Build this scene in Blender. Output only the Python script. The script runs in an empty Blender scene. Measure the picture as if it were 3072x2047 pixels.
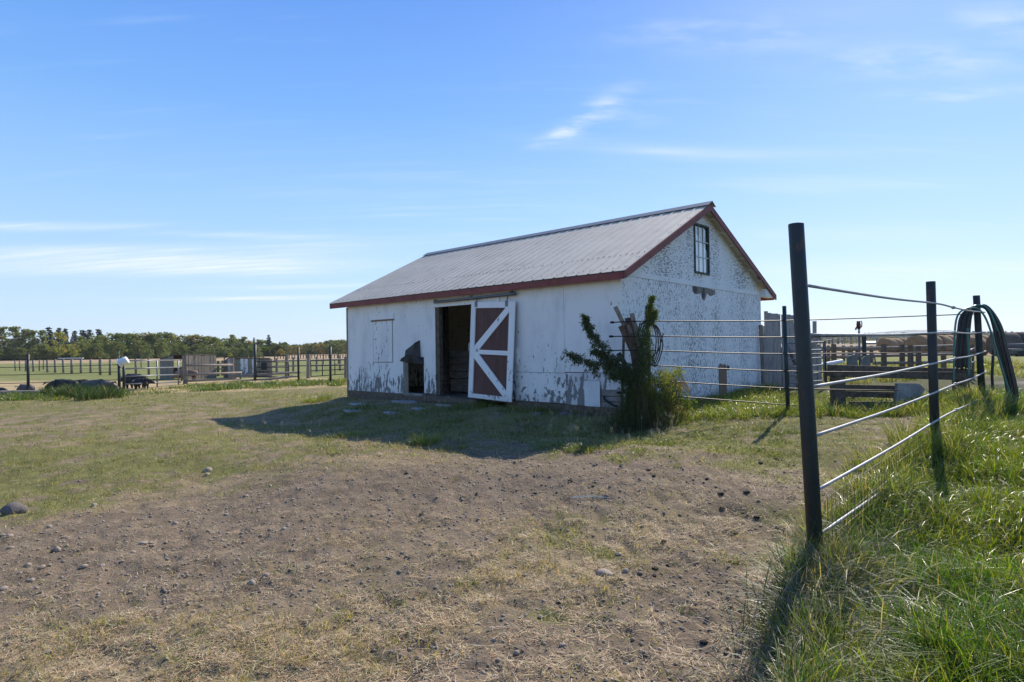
import bpy, bmesh, math, random
import numpy as np
from mathutils import Vector, Matrix, Euler

R = random.Random(7)
rng = np.random.default_rng(11)
C = bpy.context.scene.collection
rad = math.radians

# ------------------------------------------------------------------ camera
PITCH, ROLL, FPX = 0.0125, -0.0152, 1792.4
cam_d = bpy.data.cameras.new('camera')
cam_d.sensor_width = 36.0
cam_d.lens = FPX / 3072 * 36.0
cam_d.clip_start = 0.05
cam_d.clip_end = 30000
cam_o = bpy.data.objects.new('camera', cam_d)
C.objects.link(cam_o)
FW = Vector((0, math.cos(PITCH), math.sin(PITCH)))
UP0 = Vector((0, -math.sin(PITCH), math.cos(PITCH)))
RT0 = Vector((1, 0, 0))
RT = RT0 * math.cos(ROLL) + UP0 * math.sin(ROLL)
UP = -RT0 * math.sin(ROLL) + UP0 * math.cos(ROLL)
EYE = Vector((0, 0, 1.0))
m3 = Matrix((RT, UP, -FW)).transposed()
cam_o.matrix_world = Matrix.Translation(EYE) @ m3.to_4x4()
sc = bpy.context.scene
sc.camera = cam_o

# ------------------------------------------------------------------ light
SUN = Vector((0.43763, 0.64881, 0.62251)).normalized()
SUN_EL = math.asin(SUN.z)
SUN_AZ = math.atan2(SUN.x, SUN.y)      # clockwise from +Y
sd = bpy.data.lights.new('sun', 'SUN')
sd.energy = 5.0
sd.angle = rad(0.55)
sd.color = (1.0, 0.915, 0.79)
so = bpy.data.objects.new('sun', sd)
C.objects.link(so)
so.rotation_euler = (-SUN).to_track_quat('-Z', 'Y').to_euler()

sc.view_settings.view_transform = 'Standard'
sc.view_settings.look = 'None'
sc.view_settings.gamma = 1.0
sc.view_settings.use_curve_mapping = False
sc.view_settings.exposure = 0.42
sc.cycles.max_bounces = 8
sc.cycles.transparent_max_bounces = 12
sc.cycles.volume_bounces = 1


class NT:
    """tiny helper around a node tree"""
    def __init__(s, nt):
        s.nt = nt

    def n(s, typ, ins=None, **kw):
        x = s.nt.nodes.new(typ)
        for k, v in kw.items():
            setattr(x, k, v)
        for k, v in (ins or {}).items():
            s.put(x.inputs[k], v)
        return x

    def put(s, sock, v):
        if isinstance(v, bpy.types.NodeSocket):
            s.nt.links.new(v, sock)
        elif isinstance(v, bpy.types.Node):
            s.nt.links.new(v.outputs[0], sock)
        else:
            if hasattr(sock.default_value, '__len__') and not hasattr(v, '__len__'):
                v = (v,) * len(sock.default_value)
            if hasattr(v, '__len__') and len(v) == 3 and len(sock.default_value) == 4:
                v = (*v, 1)
            sock.default_value = v

    def math(s, op, a, b=None, c=None):
        x = s.n('ShaderNodeMath', operation=op)
        s.put(x.inputs[0], a)
        if b is not None: s.put(x.inputs[1], b)
        if c is not None: s.put(x.inputs[2], c)
        return x.outputs[0]

    def mix(s, f, a, b, mode='MIX'):
        x = s.n('ShaderNodeMix', data_type='RGBA', blend_type=mode)
        s.put(x.inputs[0], f); s.put(x.inputs[6], a); s.put(x.inputs[7], b)
        return x.outputs[2]

    def step(s, v, a, b):
        x = s.n('ShaderNodeMapRange', interpolation_type='SMOOTHSTEP')
        s.put(x.inputs[0], v); s.put(x.inputs[1], a); s.put(x.inputs[2], b)
        return x.outputs[0]

    def noise(s, vec, scale, detail=3, rough=.55):
        x = s.n('ShaderNodeTexNoise')
        if vec is not None: s.put(x.inputs['Vector'], vec)
        x.inputs['Scale'].default_value = scale
        x.inputs['Detail'].default_value = detail
        x.inputs['Roughness'].default_value = rough
        return x.outputs[0]

    def map(s, vec, scale=(1, 1, 1), rot=(0, 0, 0), loc=(0, 0, 0)):
        x = s.n('ShaderNodeMapping')
        s.put(x.inputs['Vector'], vec)
        x.inputs['Scale'].default_value = scale
        x.inputs['Rotation'].default_value = rot
        x.inputs['Location'].default_value = loc
        return x.outputs[0]


# ------------------------------------------------------------------ sky
world = bpy.data.worlds.new('World')
sc.world = world
world.use_nodes = True
wn = world.node_tree
wn.nodes.clear()
w = NT(wn)
sky = w.n('ShaderNodeTexSky', sky_type='NISHITA')
sky.sun_disc = False
sky.sun_elevation = SUN_EL
sky.sun_rotation = SUN_AZ
sky.air_density = 1.0
sky.dust_density = 0.6
sky.ozone_density = 2.5
tc = w.n('ShaderNodeTexCoord')
sep = w.n('ShaderNodeSeparateXYZ', {0: tc.outputs['Generated']})
zc = w.math('MAXIMUM', sep.outputs[2], 0.02)
azi = w.math('ARCTAN2', sep.outputs[0], sep.outputs[1])
ele = w.math('ARCSINE', sep.outputs[2])
flat = w.n('ShaderNodeCombineXYZ', {0: w.math('DIVIDE', sep.outputs[0], w.math('ADD', zc, .12)),
                                    1: w.math('DIVIDE', sep.outputs[1], w.math('ADD', zc, .12)), 2: 0.0})
fib = w.noise(w.map(flat, (0.9, 7.0, 1), (0, 0, rad(-6))), 1.6, 6, .62)
fib2 = w.noise(w.map(flat, (2.0, 5.0, 1), (0, 0, rad(28))), 2.3, 6, .6)


def wisp(a0, e0, wa, we, slope, amp, f):
    """one cirrus streak round azimuth a0 / elevation e0 (degrees)"""
    da = w.math('SUBTRACT', azi, rad(a0))
    de = w.math('SUBTRACT', w.math('SUBTRACT', ele, rad(e0)), w.math('MULTIPLY', da, slope))
    q = w.math('ADD', w.math('POWER', w.math('ABSOLUTE', w.math('DIVIDE', da, rad(wa))), 2.0),
               w.math('POWER', w.math('ABSOLUTE', w.math('DIVIDE', de, rad(we))), 2.0))
    g = w.math('EXPONENT', w.math('MULTIPLY', q, -1.0))
    return w.math('MULTIPLY', g, w.math('MULTIPLY', f, amp))


f1 = w.step(fib, .36, .68)
f2 = w.step(fib2, .34, .70)
total = w.math('MULTIPLY', w.step(fib, .54, .82), 0.12)
f0 = w.math('ADD', w.math('MULTIPLY', f1, .55), .45)
for args in ((-31, 7.5, 13, .80, .085, .80, f0), (-22, 7.4, 9, .65, .06, .55, f0), (-36, 8.0, 9, .45, .10, .45, f0), (-38.5, 9.6, 6, .30, .12, .60, f0),
             (-22.5, 10.2, 6, .26, .04, .50, f0), (-17, 9.7, 8, .45, .05, .28, f0), (-22.8, 4.75, 7, .20, .035, .75, f0), (-19, 5.9, 7, .22, .04, .45, f0),
             (7.9, 21.1, 3.0, 1.1, .50, .50, f2), (4.4, 19.5, 2.3, .50, .30, .50, f2), (11, 21.0, 4, 1.5, .0, .16, f2),
             (20, 26.2, 9, 1.1, -.14, .34, f2), (34, 21.4, 8, 1.1, -.22, .34, f2), (17.5, 17.2, 12, .55, -.14, .30, f0),
             (28, 13.2, 8, .6, -.13, .24, f0), (33, 5.8, 12, 1.0, -.07, .42, f0), (30, 9.0, 9, .8, -.1, .20, f0), (37, 18.3, 5, .6, -.2, .28, f2),
             (40.5, 22.4, 4, 1.0, -.3, .35, f2), (-6, 14, 16, 3, 0, .10, f1)):
    total = w.math('ADD', total, wisp(*args))
total = w.math('MINIMUM', total, .9)
ramp = w.n('ShaderNodeValToRGB', {'Fac': w.math('DIVIDE', w.math('MAXIMUM', ele, 0.0), rad(90))})
els = ramp.color_ramp.elements
els[0].position = 0.0; els[0].color = (.62, .80, .95, 1)
els[1].position = 1.0; els[1].color = (.035, .12, .50, 1)
for p_, c_ in ((.06, (.50, .735, .955, 1)), (.14, (.34, .62, .945, 1)), (.24, (.175, .445, .93, 1)), (.34, (.105, .32, .87, 1)), (.5, (.075, .235, .70, 1))):
    e_ = els.new(p_); e_.color = c_
deep = w.mix(1.0, ramp.outputs[0], (6.0, 6.0, 6.3), 'MULTIPLY')
hsv = w.mix(.82, sky.outputs[0], deep)
cloudy = w.mix(total, hsv, (5.7, 6.05, 6.5))
bg = w.n('ShaderNodeBackground', {'Color': cloudy, 'Strength': 0.13})
w.n('ShaderNodeOutputWorld', {'Surface': bg.outputs[0]})


# ------------------------------------------------------------------ pixel -> place helpers (photo pixels, 3072 wide)
def ray(px, py):
    return FW + RT * ((px - 1536) / FPX) - UP * ((py - 1023.5) / FPX)


def at(px, py, Y):
    d = ray(px, py)
    return EYE + d * (Y / d.y)


# ------------------------------------------------------------------ noise + terrain
_tab = rng.random((8, 256, 256))


def vn(x, y, seed=0):
    t = _tab[seed % 8]
    x = np.asarray(x, float) + seed * 17.3; y = np.asarray(y, float) + seed * 9.1
    xi = np.floor(x).astype(int); yi = np.floor(y).astype(int)
    fx = x - xi; fy = y - yi
    fx = fx * fx * (3 - 2 * fx); fy = fy * fy * (3 - 2 * fy)
    a = t[xi & 255, yi & 255]; b = t[(xi + 1) & 255, yi & 255]
    c = t[xi & 255, (yi + 1) & 255]; d = t[(xi + 1) & 255, (yi + 1) & 255]
    return (a * (1 - fx) + b * fx) * (1 - fy) + (c * (1 - fx) + d * fx) * fy


def fbm(x, y, seed=0, o=4):
    v = 0; a = .5; s = 0
    for i in range(o):
        v = v + a * vn(x * 2 ** i, y * 2 ** i, seed + i); s += a; a *= .5
    return v / s


AZ = 0.7341
D2 = Vector((math.sin(AZ), math.cos(AZ), 0))       # along the gable, away from the camera
D1 = Vector((-math.cos(AZ), math.sin(AZ), 0))      # along the long front, to the left
BC = Vector((1.7614, 9.6231, 0))                   # near corner of the barn
BL, BW = 7.87, 6.15


def BP(s, t, z):
    return BC + D1 * s + D2 * t + Vector((0, 0, z))


_cp = [(1.6, 3.4, -.54), (1.2, 2.7, -.54), (-6.53, 12.79, -.38), (-5.28, 11.55, -.43), (-4.51, 10.87, -.42), (-3.34, 9.92, -.36), (-1.86, 8.65, -.32),
       (-1.0, 7.93, -.30), (-.5, 7.49, -.29), (-.14, 7.18, -.28), (.3, 7.05, -.21), (1.0, 7.4, -.2), (0, 2.2, -.5), (-3, 3, -.5), (3, 2.5, -.48), (-7, 6, -.52), (-4, 6, -.5), (0, 5, -.46),
       (2, 4, -.53), (3, 6, -.38), (1.9, 7.7, -.24), (4.9, 7, -.17), (6, 6, -.2), (8, 7, -.05), (7.6, 9.8, .02), (4.3, 9.5, -.12), (2.4, 9.2, -.14),
       (5.6, 10.2, -.16), (10, 11, .05), (12, 14, .06), (6, 14, 0), (10, 25, .05), (25, 30, .1), (-12, 12, -.52), (-18, 24, -.55),
       (-12, 24, -.52), (-10, 30, -.48), (-6, 26, -.42), (-20, 40, -.55), (-6, 17, -.32), (-7, 15, -.4), (0, 40, -.2), (20, 60, .1), (-30, 80, -.55),
       (30, 15, 0), (-30, 10, -.5), (0, -6, -.5), (-4.9, 14.3, -.24), (0, 60, -.2), (-8, 20, -.45), (5, 0, -.45), (1.3, 8.6, -.27)]
for _s in (0, 2, 4, 6, 7.87):
    for _t in (0, 3, 6.15):
        _q = BP(_s, _t, 0); _cp.append((_q.x, _q.y, -.09 - .004 * _s))
_cp = np.array(_cp)


def height(x, y, rough=True):
    x = np.asarray(x, float); y = np.asarray(y, float)
    shp = x.shape; x = x.ravel(); y = y.ravel()
    num = np.zeros_like(x); den = np.zeros_like(x)
    for cx, cy, cz in _cp:
        wgt = 1.0 / (((x - cx) ** 2 + (y - cy) ** 2) + .12) ** 1.9
        num += wgt * cz; den += wgt
    z = num / den
    if rough:
        near = np.clip(1 - np.hypot(x, y) / 60, 0, 1)
        fine = np.clip(1 - np.hypot(x, y) / 16, 0, 1)
        z = z + near * ((fbm(x * .9, y * .9, 1, 3) - .5) * .09 + (fbm(x * 5, y * 5, 2, 3) - .5) * .046) + fine * ((fbm(x * 17, y * 17, 6, 3) - .5) * .034 - np.clip(vn(x * 8.5, y * 8.5, 3) - .70, 0, 1) * .13)
    # far prairie on the right lifts slowly towards low hills
    r = np.hypot(x, y)
    z = z + np.clip((r - 400) / 3000, 0, 1) * np.clip(x / (np.abs(y) + 1) * 2, 0, 1) * 12
    return z.reshape(shp)


def hz(x, y):
    return float(height(np.array([x]), np.array([y]))[0])


def gr(px, py):
    """point of the ground seen at a photo pixel"""
    d = ray(px, py); z = -.4
    for _ in range(14):
        t = (z - 1.0) / min(d.z, -1e-4)
        x, y = d.x * t, d.y * t
        z = .5 * z + .5 * hz(x, y)
    return Vector((x, y, hz(x, y)))


# blobs of ground cover: (photo px, py, radius m, kind, weight)  kind 0 dirt 1 straw 2 green
_bl = []
for px, py, r, k, wt in (
        (300, 1650, .9, 0, 1.4), (60, 1640, .8, 0, 1.2), (620, 1600, 1.0, 0, 1.4), (950, 1560, .9, 0, 1.3), (1200, 1500, .8, 0, 1.2), (1450, 1500, .7, 0, 1.2), (1050, 1480, 1.0, 0, 1.1),
        (900, 1720, .35, 0, .9), (1380, 1640, .3, 0, .9), (1500, 1420, 1.0, 0, 1.1), (1750, 1430, 1.0, 0, 1.2), (2000, 1420, 1.0, 0, .9),
        (2250, 1460, .7, 0, .8), (2200, 1800, .35, 0, .8), (1950, 1850, .35, 0, .9), (1700, 1930, .3, 0, .9), (1500, 1850, .22, 0, .6), (350, 1720, .4, 0, 1.2), (600, 1700, .5, 0, 1.2),
        (700, 1990, .16, 0, .7), (1000, 1800, .12, 0, .5), (1330, 1430, .9, 0, 1.0), (1100, 1400, .8, 0, .6), (1700, 1330, .7, 0, .35), (1480, 1330, .6, 0, .7), (1550, 1270, .5, 0, .5),
        (2150, 1700, .3, 0, .6), (250, 1560, .5, 0, .8), (0, 1500, .6, 0, .4), (2250, 1640, .25, 0, .7), (1450, 1960, .3, 0, 1.0), (1900, 2000, .4, 0, 1.2), (1650, 1990, .4, 0, 1.1), (1750, 1880, .4, 0, 1.1), (2050, 1900, .4, 0, 1.1), (2150, 2000, .35, 0, 1.1), (1300, 2010, .25, 0, .8), (1550, 1800, .3, 0, .8), (1850, 1560, .5, 0, .6), (2150, 1750, .4, 0, .9), (1150, 1780, .3, 0, .8), (1350, 1680, .4, 0, 1.0),
        (850, 1330, 1.3, 1, .8), (820, 1420, .7, 1, 1.2), (600, 1540, .35, 1, .7), (250, 1540, .4, 1, .7), (150, 1850, .4, 1, .9), (500, 1880, .5, 1, 1.0), (900, 1850, .45, 1, 1.0),
        (1150, 1640, .5, 1, 1.1), (1300, 1560, .35, 1, .4), (1600, 1620, .6, 1, .8), (1900, 1600, .6, 1, .6), (2200, 1600, .5, 1, .7), (2150, 1400, .5, 1, .4), (1350, 1760, .35, 1, .8), (1600, 1730, .4, 1, .7),
        (1900, 1730, .4, 1, .6), (2250, 1730, .25, 1, .8), (1150, 1950, .3, 1, .6), (800, 1960, .35, 1, .8), (300, 1240, 3.0, 1, .7), (60, 1290, 2, 1, .5), (750, 1240, 3.0, 1, .5), (450, 1270, 5.0, 2, .5), (1000, 1380, .8, 1, .7),
        (400, 1310, 1.6, 1, .5), (1200, 1380, .9, 1, .9), (1700, 1500, .5, 1, .4), (1250, 1850, .3, 1, .7), (2100, 1530, .5, 1, .6), (100, 1990, .3, 1, .7), (550, 1460, .6, 1, .5),
        (150, 1400, 2.2, 2, 1.1), (500, 1360, 1.8, 2, .8), (0, 1460, 1.2, 2, .9), (350, 1480, .9, 2, .9), (750, 1400, 1.0, 2, .4), (900, 1190, 3, 2, 1.1), (500, 1195, 4, 2, .8), (100, 1210, 4, 2, .9),
        (1650, 1310, 1.0, 2, .9), (1900, 1290, 1.2, 2, 1.3), (2200, 1290, 1.5, 2, 1.3), (2350, 1350, .8, 2, .7), (1280, 1310, .8, 2, .7), (1000, 1290, 1.4, 2, .7), (1200, 1230, 1.5, 2, .9), (1500, 1230, 1.3, 2, .9), (1750, 1250, 1.2, 2, .8),
        (1850, 1750, .3, 2, .5), (2300, 1500, .4, 2, .3), (1850, 1620, .4, 2, .25), (500, 1960, .2, 2, .4), (1450, 1700, .2, 2, .2)):
    g_ = gr(px, py); _bl.append((g_.x, g_.y, r, k, wt))


def lushline(y):
    return np.interp(y, [-2, 2.2, 2.7, 3.4, 3.9, 4.5, 7, 9.8, 12, 16, 40], [-1.5, .95, 1.22, 1.58, 1.92, 2.35, 4.8, 7.5, 9.2, 13, 34])


def cover(x, y):
    """weights (dirt, straw, green, lush, gravel) of the ground cover at x, y"""
    x = np.asarray(x, float); y = np.asarray(y, float)
    wx = x + (fbm(x * 1.1, y * 1.1, 3, 4) - .5) * 1.5 + (fbm(x * 5, y * 5, 1, 3) - .5) * .55
    wy = y + (fbm(x * 1.1, y * 1.1, 5, 4) - .5) * 1.5 + (fbm(x * 5, y * 5, 7, 3) - .5) * .55
    k = [np.full(x.shape, .10), np.full(x.shape, .30), np.full(x.shape, .30)]
    for cx, cy, r, kk, wt in _bl:
        k[kk] = k[kk] + wt * np.exp(-((wx - cx) ** 2 + (wy - cy) ** 2) / (r * r))
    f = fbm(x * 3.1, y * 3.1, 6, 4)
    g = fbm(x * 9.0, y * 9.0, 4, 3)
    f = np.clip((f - .5) * 2.2 + .5, 0, 1); g = np.clip((g - .5) * 2 + .5, 0, 1)
    d = k[0] * (.45 + 1.0 * g) + .16; s = k[1] * (.2 + 1.6 * f); gg = k[2] * (.2 + 1.6 * (1 - f)) * (.4 + 1.1 * g)
    t = np.stack([d, s, gg]) ** 1.8
    t = t / t.sum(0)
    lush = np.clip((x - lushline(y)) / .12 + .5 + (f - .5) * 3, 0, 1) * (y < 13) * (y > -4)
    # yard behind the second pipe fence
    yard = np.clip((y - 9.35) / .25 + (f - .5) * 2, 0, 1) * (x > 1.9) * (y < 40)
    lush = np.maximum(lush, yard * .85)
    grav = np.clip(1.6 - np.hypot((wx - 12.6) / 2.6, (wy - 12.2) / 2.3) * 1.5, 0, 1)
    return t[0], t[1], t[2], lush, grav


COL_DIRT = np.array([.215, .165, .113])
COL_STRAW = np.array([.255, .20, .11])
COL_GREEN = np.array([.195, .18, .065])
COL_LUSH = np.array([.045, .060, .018])
COL_GRAV = np.array([.25, .215, .19])


def ground_color(x, y):
    a, b, c_, l, g = cover(x, y)
    col = a[:, None] * COL_DIRT + b[:, None] * COL_STRAW + c_[:, None] * COL_GREEN
    n = fbm(x * 14, y * 14, 7, 3)
    col = col * (.78 + .44 * n)[:, None]
    col = col * (1 - l[:, None]) + COL_LUSH * (1 - .0 * n)[:, None] * l[:, None]
    col = col * (1 - g[:, None]) + COL_GRAV * (.75 + .5 * n)[:, None] * g[:, None]
    r = np.hypot(x, y)
    # pens and fields
    n2 = fbm(x * .12, y * .35, 2, 4)
    pen = np.array([.42, .32, .17]); fld = np.array([.19, .20, .07]); tan = np.array([.40, .29, .17]); brown = np.array([.30, .21, .135])
    depth = y + .12 * x
    fl = np.zeros((len(x), 3))
    fl[:] = fld
    left = x < 2
    dd = depth + (n2 - .5) * 8
    def blend(mask):
        return np.clip(mask, 0, 1)[:, None]
    fl = fl * (1 - blend((33 - dd) / 2)) + pen * blend((33 - dd) / 2)
    t = blend((dd - 92) / 8); fl = fl * (1 - t) + tan * t
    t = blend((dd - 230) / 60); fl = fl * (1 - t) + np.array([.24, .21, .10]) * t
    fr = np.zeros((len(x), 3)); fr[:] = np.array([.20, .21, .06])
    t = blend((y - 38 + (n2 - .5) * 10) / 5); fr = fr * (1 - t) + brown * t
    t = blend((y - 300) / 60); fr = fr * (1 - t) + np.array([.27, .22, .14]) * t
    mixr = np.clip((x - 1 - y * .02) / 3, 0, 1)[:, None]
    far = (fl * (1 - mixr) + fr * mixr) * (.75 + .5 * fbm(x * .9, y * .9, 5, 4))[:, None]
    wl = np.where(x < 1.5, 21.5 + .25 * x + 5, 14.5)
    edge = np.clip((y - (22.5 + (-x - 5) * .03)) / 1.2, 0, 1) * (x < 2) + np.clip((y - 15) / 3, 0, 1) * (x >= 2)
    edge = np.maximum(edge, np.clip((r - 45) / 10, 0, 1))[:, None]
    edge = edge * (1 - g[:, None] * (y[:, None] < 20))
    return col * (1 - edge) + far * edge


# ------------------------------------------------------------------ mesh helpers
def link(o, parent=None):
    C.objects.link(o)
    if parent is not None:
        o.parent = parent
    return o


def tag(o, label=None, cat=None, group=None, kind=None):
    if label: o['label'] = label
    if cat: o['category'] = cat
    if group: o['group'] = group
    if kind: o['kind'] = kind
    return o


def thing(name, loc, label, cat, group=None):
    o = bpy.data.objects.new(name, None)
    o.location = loc
    o.empty_display_size = .1
    link(o)
    return tag(o, label, cat, group)


def base_of(parent):
    p = Vector((0, 0, 0))
    while parent is not None:
        p += parent.location; parent = parent.parent
    return p


class MB:
    def __init__(s):
        s.v = []; s.f = []; s.c = []

    def raw(s, vs, fs, col=None):
        k = len(s.v)
        s.v += [tuple(v) for v in vs]
        s.f += [tuple(i + k for i in f) for f in fs]
        s.c += [col or (1, 1, 1)] * len(vs)
        return s

    def box(s, c, hx, hy, hz_, ax=None, ay=None, az=None, col=None):
        """box of half sizes along the three given axes"""
        ax = Vector(ax or (1, 0, 0)); ay = Vector(ay or (0, 1, 0)); az = Vector(az or (0, 0, 1)); c = Vector(c)
        vs = [c + ax * (hx * i) + ay * (hy * j) + az * (hz_ * k) for k in (-1, 1) for j in (-1, 1) for i in (-1, 1)]
        return s.raw(vs, [(0, 2, 3, 1), (4, 5, 7, 6), (0, 1, 5, 4), (2, 6, 7, 3), (0, 4, 6, 2), (1, 3, 7, 5)], col)

    def bar(s, a, b, wd, th, side=None, col=None):
        """rectangular bar from a to b, width wd along `side`, thickness th along the third axis"""
        a = Vector(a); b = Vector(b); d = (b - a)
        L = d.length; d.normalize()
        sd_ = Vector(side) if side else Vector((0, 0, 1))
        sd_ = (sd_ - d * sd_.dot(d)).normalized()
        n = d.cross(sd_)
        return s.box((a + b) / 2, L / 2, wd / 2, th / 2, d, sd_, n, col)

    def tube(s, pts, r, n=8, cap=True, col=None):
        pts = [Vector(p) for p in pts]
        rs = r if isinstance(r, (list, tuple)) else [r] * len(pts)
        k0 = []; prev = None
        vs = []; fs = []
        for i, p in enumerate(pts):
            d = (pts[min(i + 1, len(pts) - 1)] - pts[max(i - 1, 0)]).normalized()
            if prev is None:
                u = d.orthogonal().normalized()
            else:
                u = (prev - d * prev.dot(d)).normalized()
            prev = u; v = d.cross(u)
            for j in range(n):
                a = 2 * math.pi * j / n
                vs.append(p + (u * math.cos(a) + v * math.sin(a)) * rs[i])
        for i in range(len(pts) - 1):
            for j in range(n):
                j2 = (j + 1) % n
                fs.append((i * n + j, i * n + j2, (i + 1) * n + j2, (i + 1) * n + j))
        if cap:
            fs.append(tuple(range(n - 1, -1, -1))); fs.append(tuple((len(pts) - 1) * n + j for j in range(n)))
        return s.raw(vs, fs, col)

    def prism(s, poly, ext, col=None):
        """closed polygon (3-D points) extruded by a vector"""
        ext = Vector(ext); n = len(poly)
        vs = [Vector(p) for p in poly] + [Vector(p) + ext for p in poly]
        fs = [tuple(range(n - 1, -1, -1)), tuple(range(n, 2 * n))] + [(i, (i + 1) % n, n + (i + 1) % n, n + i) for i in range(n)]
        return s.raw(vs, fs, col)

    def mesh(s, name, off=Vector((0, 0, 0)), smooth=False, colors=False):
        me = bpy.data.meshes.new(name)
        me.from_pydata([(v[0] - off.x, v[1] - off.y, v[2] - off.z) for v in s.v], [], s.f)
        if smooth:
            me.polygons.foreach_set('use_smooth', [True] * len(me.polygons))
        if colors:
            ca = me.color_attributes.new('Col', 'FLOAT_COLOR', 'POINT')
            ca.data.foreach_set('color', np.array([(*c, 1) for c in s.c], dtype=np.float32).ravel())
        return me

    def build(s, name, mat, parent=None, smooth=False, colors=False, bevel=0, loc=None):
        off = base_of(parent) if parent is not None else (Vector(loc) if loc is not None else Vector((0, 0, 0)))
        me = s.mesh(name, off, smooth, colors)
        me.materials.append(mat)
        o = bpy.data.objects.new(name, me)
        if parent is None and loc is not None:
            o.location = loc
        link(o, parent)
        bm = bmesh.new(); bm.from_mesh(me)
        bmesh.ops.recalc_face_normals(bm, faces=bm.faces)
        if bevel:
            bmesh.ops.bevel(bm, geom=list(bm.edges), offset=bevel, segments=1, affect='EDGES', clamp_overlap=True)
        bm.to_mesh(me); bm.free()
        return o


def catmull(pts, n=8):
    pts = [Vector(p) for p in pts]; out = []
    P = [pts[0] * 2 - pts[1]] + pts + [pts[-1] * 2 - pts[-2]]
    for i in range(1, len(P) - 2):
        for k in range(n):
            t = k / n
            out.append(.5 * ((2 * P[i]) + (P[i + 1] - P[i - 1]) * t + (2 * P[i - 1] - 5 * P[i] + 4 * P[i + 1] - P[i + 2]) * t * t
                             + (3 * P[i] - P[i - 1] - 3 * P[i + 1] + P[i + 2]) * t ** 3))
    out.append(pts[-1])
    return out


def copy_tree(o, loc, rotz=0, scale=1, label=None):
    r = o.copy(); C.objects.link(r); r.location = loc; r.rotation_euler = (0, 0, rotz)
    r.scale = scale if hasattr(scale, '__len__') else (scale,) * 3
    if label: r['label'] = label
    for ch in list(o.children):
        c = ch.copy(); C.objects.link(c); c.parent = r
        for g in ch.children:
            e = g.copy(); C.objects.link(e); e.parent = c
    return r


# ------------------------------------------------------------------ materials
def new_mat(name):
    m = bpy.data.materials.new(name); m.use_nodes = True
    m.node_tree.nodes.clear()
    return m, NT(m.node_tree)


def out(t, bsdf, disp=None):
    o = t.n('ShaderNodeOutputMaterial')
    t.put(o.inputs[0], bsdf)


def generic(name, c1, c2, scale=8, stretch=(1, 1, 1), rot=0, rough=.8, bump=.3, metal=0, spots=None, spot_scale=30, spot_t=(.6, .66), bdist=.01, spec=.3):
    m, t = new_mat(name)
    tc_ = t.n('ShaderNodeTexCoord')
    v = t.map(tc_.outputs['Object'], stretch, (0, 0, rot))
    n1 = t.noise(v, scale, 5, .6)
    n2 = t.noise(v, scale * 5.3, 4, .6)
    f = t.step(t.math('ADD', t.math('MULTIPLY', n1, .65), t.math('MULTIPLY', n2, .35)), .36, .64)
    col = t.mix(f, c1, c2)
    if spots:
        col = t.mix(t.step(t.noise(v, spot_scale, 4, .6), *spot_t), col, spots)
    b = t.n('ShaderNodeBump', {'Height': t.math('ADD', n1, n2), 'Strength': bump, 'Distance': bdist})
    p = t.n('ShaderNodeBsdfPrincipled', {'Base Color': col, 'Roughness': rough, 'Metallic': metal, 'Normal': b.outputs[0], 'Specular IOR Level': spec})
    out(t, p)
    return m


ROTB = -math.atan2(D1.y, D1.x)     # turns world so that x runs along the barn front


def paint_peel(name, paint, paint2, wood, wood2, base_t, low_gain, low_h, stretch=(1, 1, 1), scale=16, soft=.03, rot=ROTB, dirt=.35, patchy=1.0):
    """weathered paint: bare wood shows where noise passes a threshold, more so near the ground"""
    m, t = new_mat(name)
    tc_ = t.n('ShaderNodeTexCoord')
    r = t.map(tc_.outputs['Object'], (1, 1, 1), (0, 0, rot))
    sp = t.n('ShaderNodeSeparateXYZ', {0: r})
    v = t.map(r, stretch)
    n1 = t.noise(v, scale, 6, .62)
    big = t.noise(t.map(r, (1, 1, .5)), 1.3, 3, .5)
    lowf = t.math('MULTIPLY', t.math('SUBTRACT', 1.0, t.step(sp.outputs[2], 0.0, low_h)), low_gain)
    thr = t.math('SUBTRACT', t.math('ADD', base_t, t.math('MULTIPLY', t.math('SUBTRACT', .5, big), .28 * patchy)), lowf)
    mask = t.step(t.math('SUBTRACT', n1, thr), 0.0, soft)
    wn_ = t.noise(t.map(r, (12, 12, .8)), 6, 4, .6)
    wcol = t.mix(wn_, wood, wood2)
    grime = t.noise(t.map(r, (1.3, 1.3, .5)), 2.0, 5, .65)
    pcol = t.mix(t.math('MULTIPLY', t.step(grime, .42, .75), dirt), paint, paint2)
    low2 = t.math('MULTIPLY', t.math('SUBTRACT', 1.0, t.step(sp.outputs[2], -.05, .28)), .35 if low_gain > 0 else 0.0)
    pcol = t.mix(low2, pcol, (.32, .28, .23))
    col = t.mix(mask, pcol, wcol)
    hgt = t.math('ADD', t.math('MULTIPLY', t.math('SUBTRACT', 1.0, mask), .5), t.math('MULTIPLY', t.noise(v, scale * .6, 4, .6), .35))
    b = t.n('ShaderNodeBump', {'Height': hgt, 'Strength': .35, 'Distance': .006})
    p = t.n('ShaderNodeBsdfPrincipled', {'Base Color': col, 'Roughness': .72, 'Normal': b.outputs[0], 'Specular IOR Level': .25})
    out(t, p)
    return m


def leafy(name, rough=.6, trans=.35, tcol=(1.15, 1.25, .55), attr='Col', vary=.0):
    m, t = new_mat(name)
    a = t.n('ShaderNodeAttribute', attribute_name=attr)
    col = a.outputs['Color']
    p = t.n('ShaderNodeBsdfPrincipled', {'Base Color': col, 'Roughness': rough, 'Specular IOR Level': .35})
    tr = t.n('ShaderNodeBsdfTranslucent', {'Color': t.mix(1.0, col, tcol, 'MULTIPLY')})
    ms = t.n('ShaderNodeMixShader', {0: trans, 1: p.outputs[0], 2: tr.outputs[0]})
    out(t, ms.outputs[0])
    return m


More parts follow.
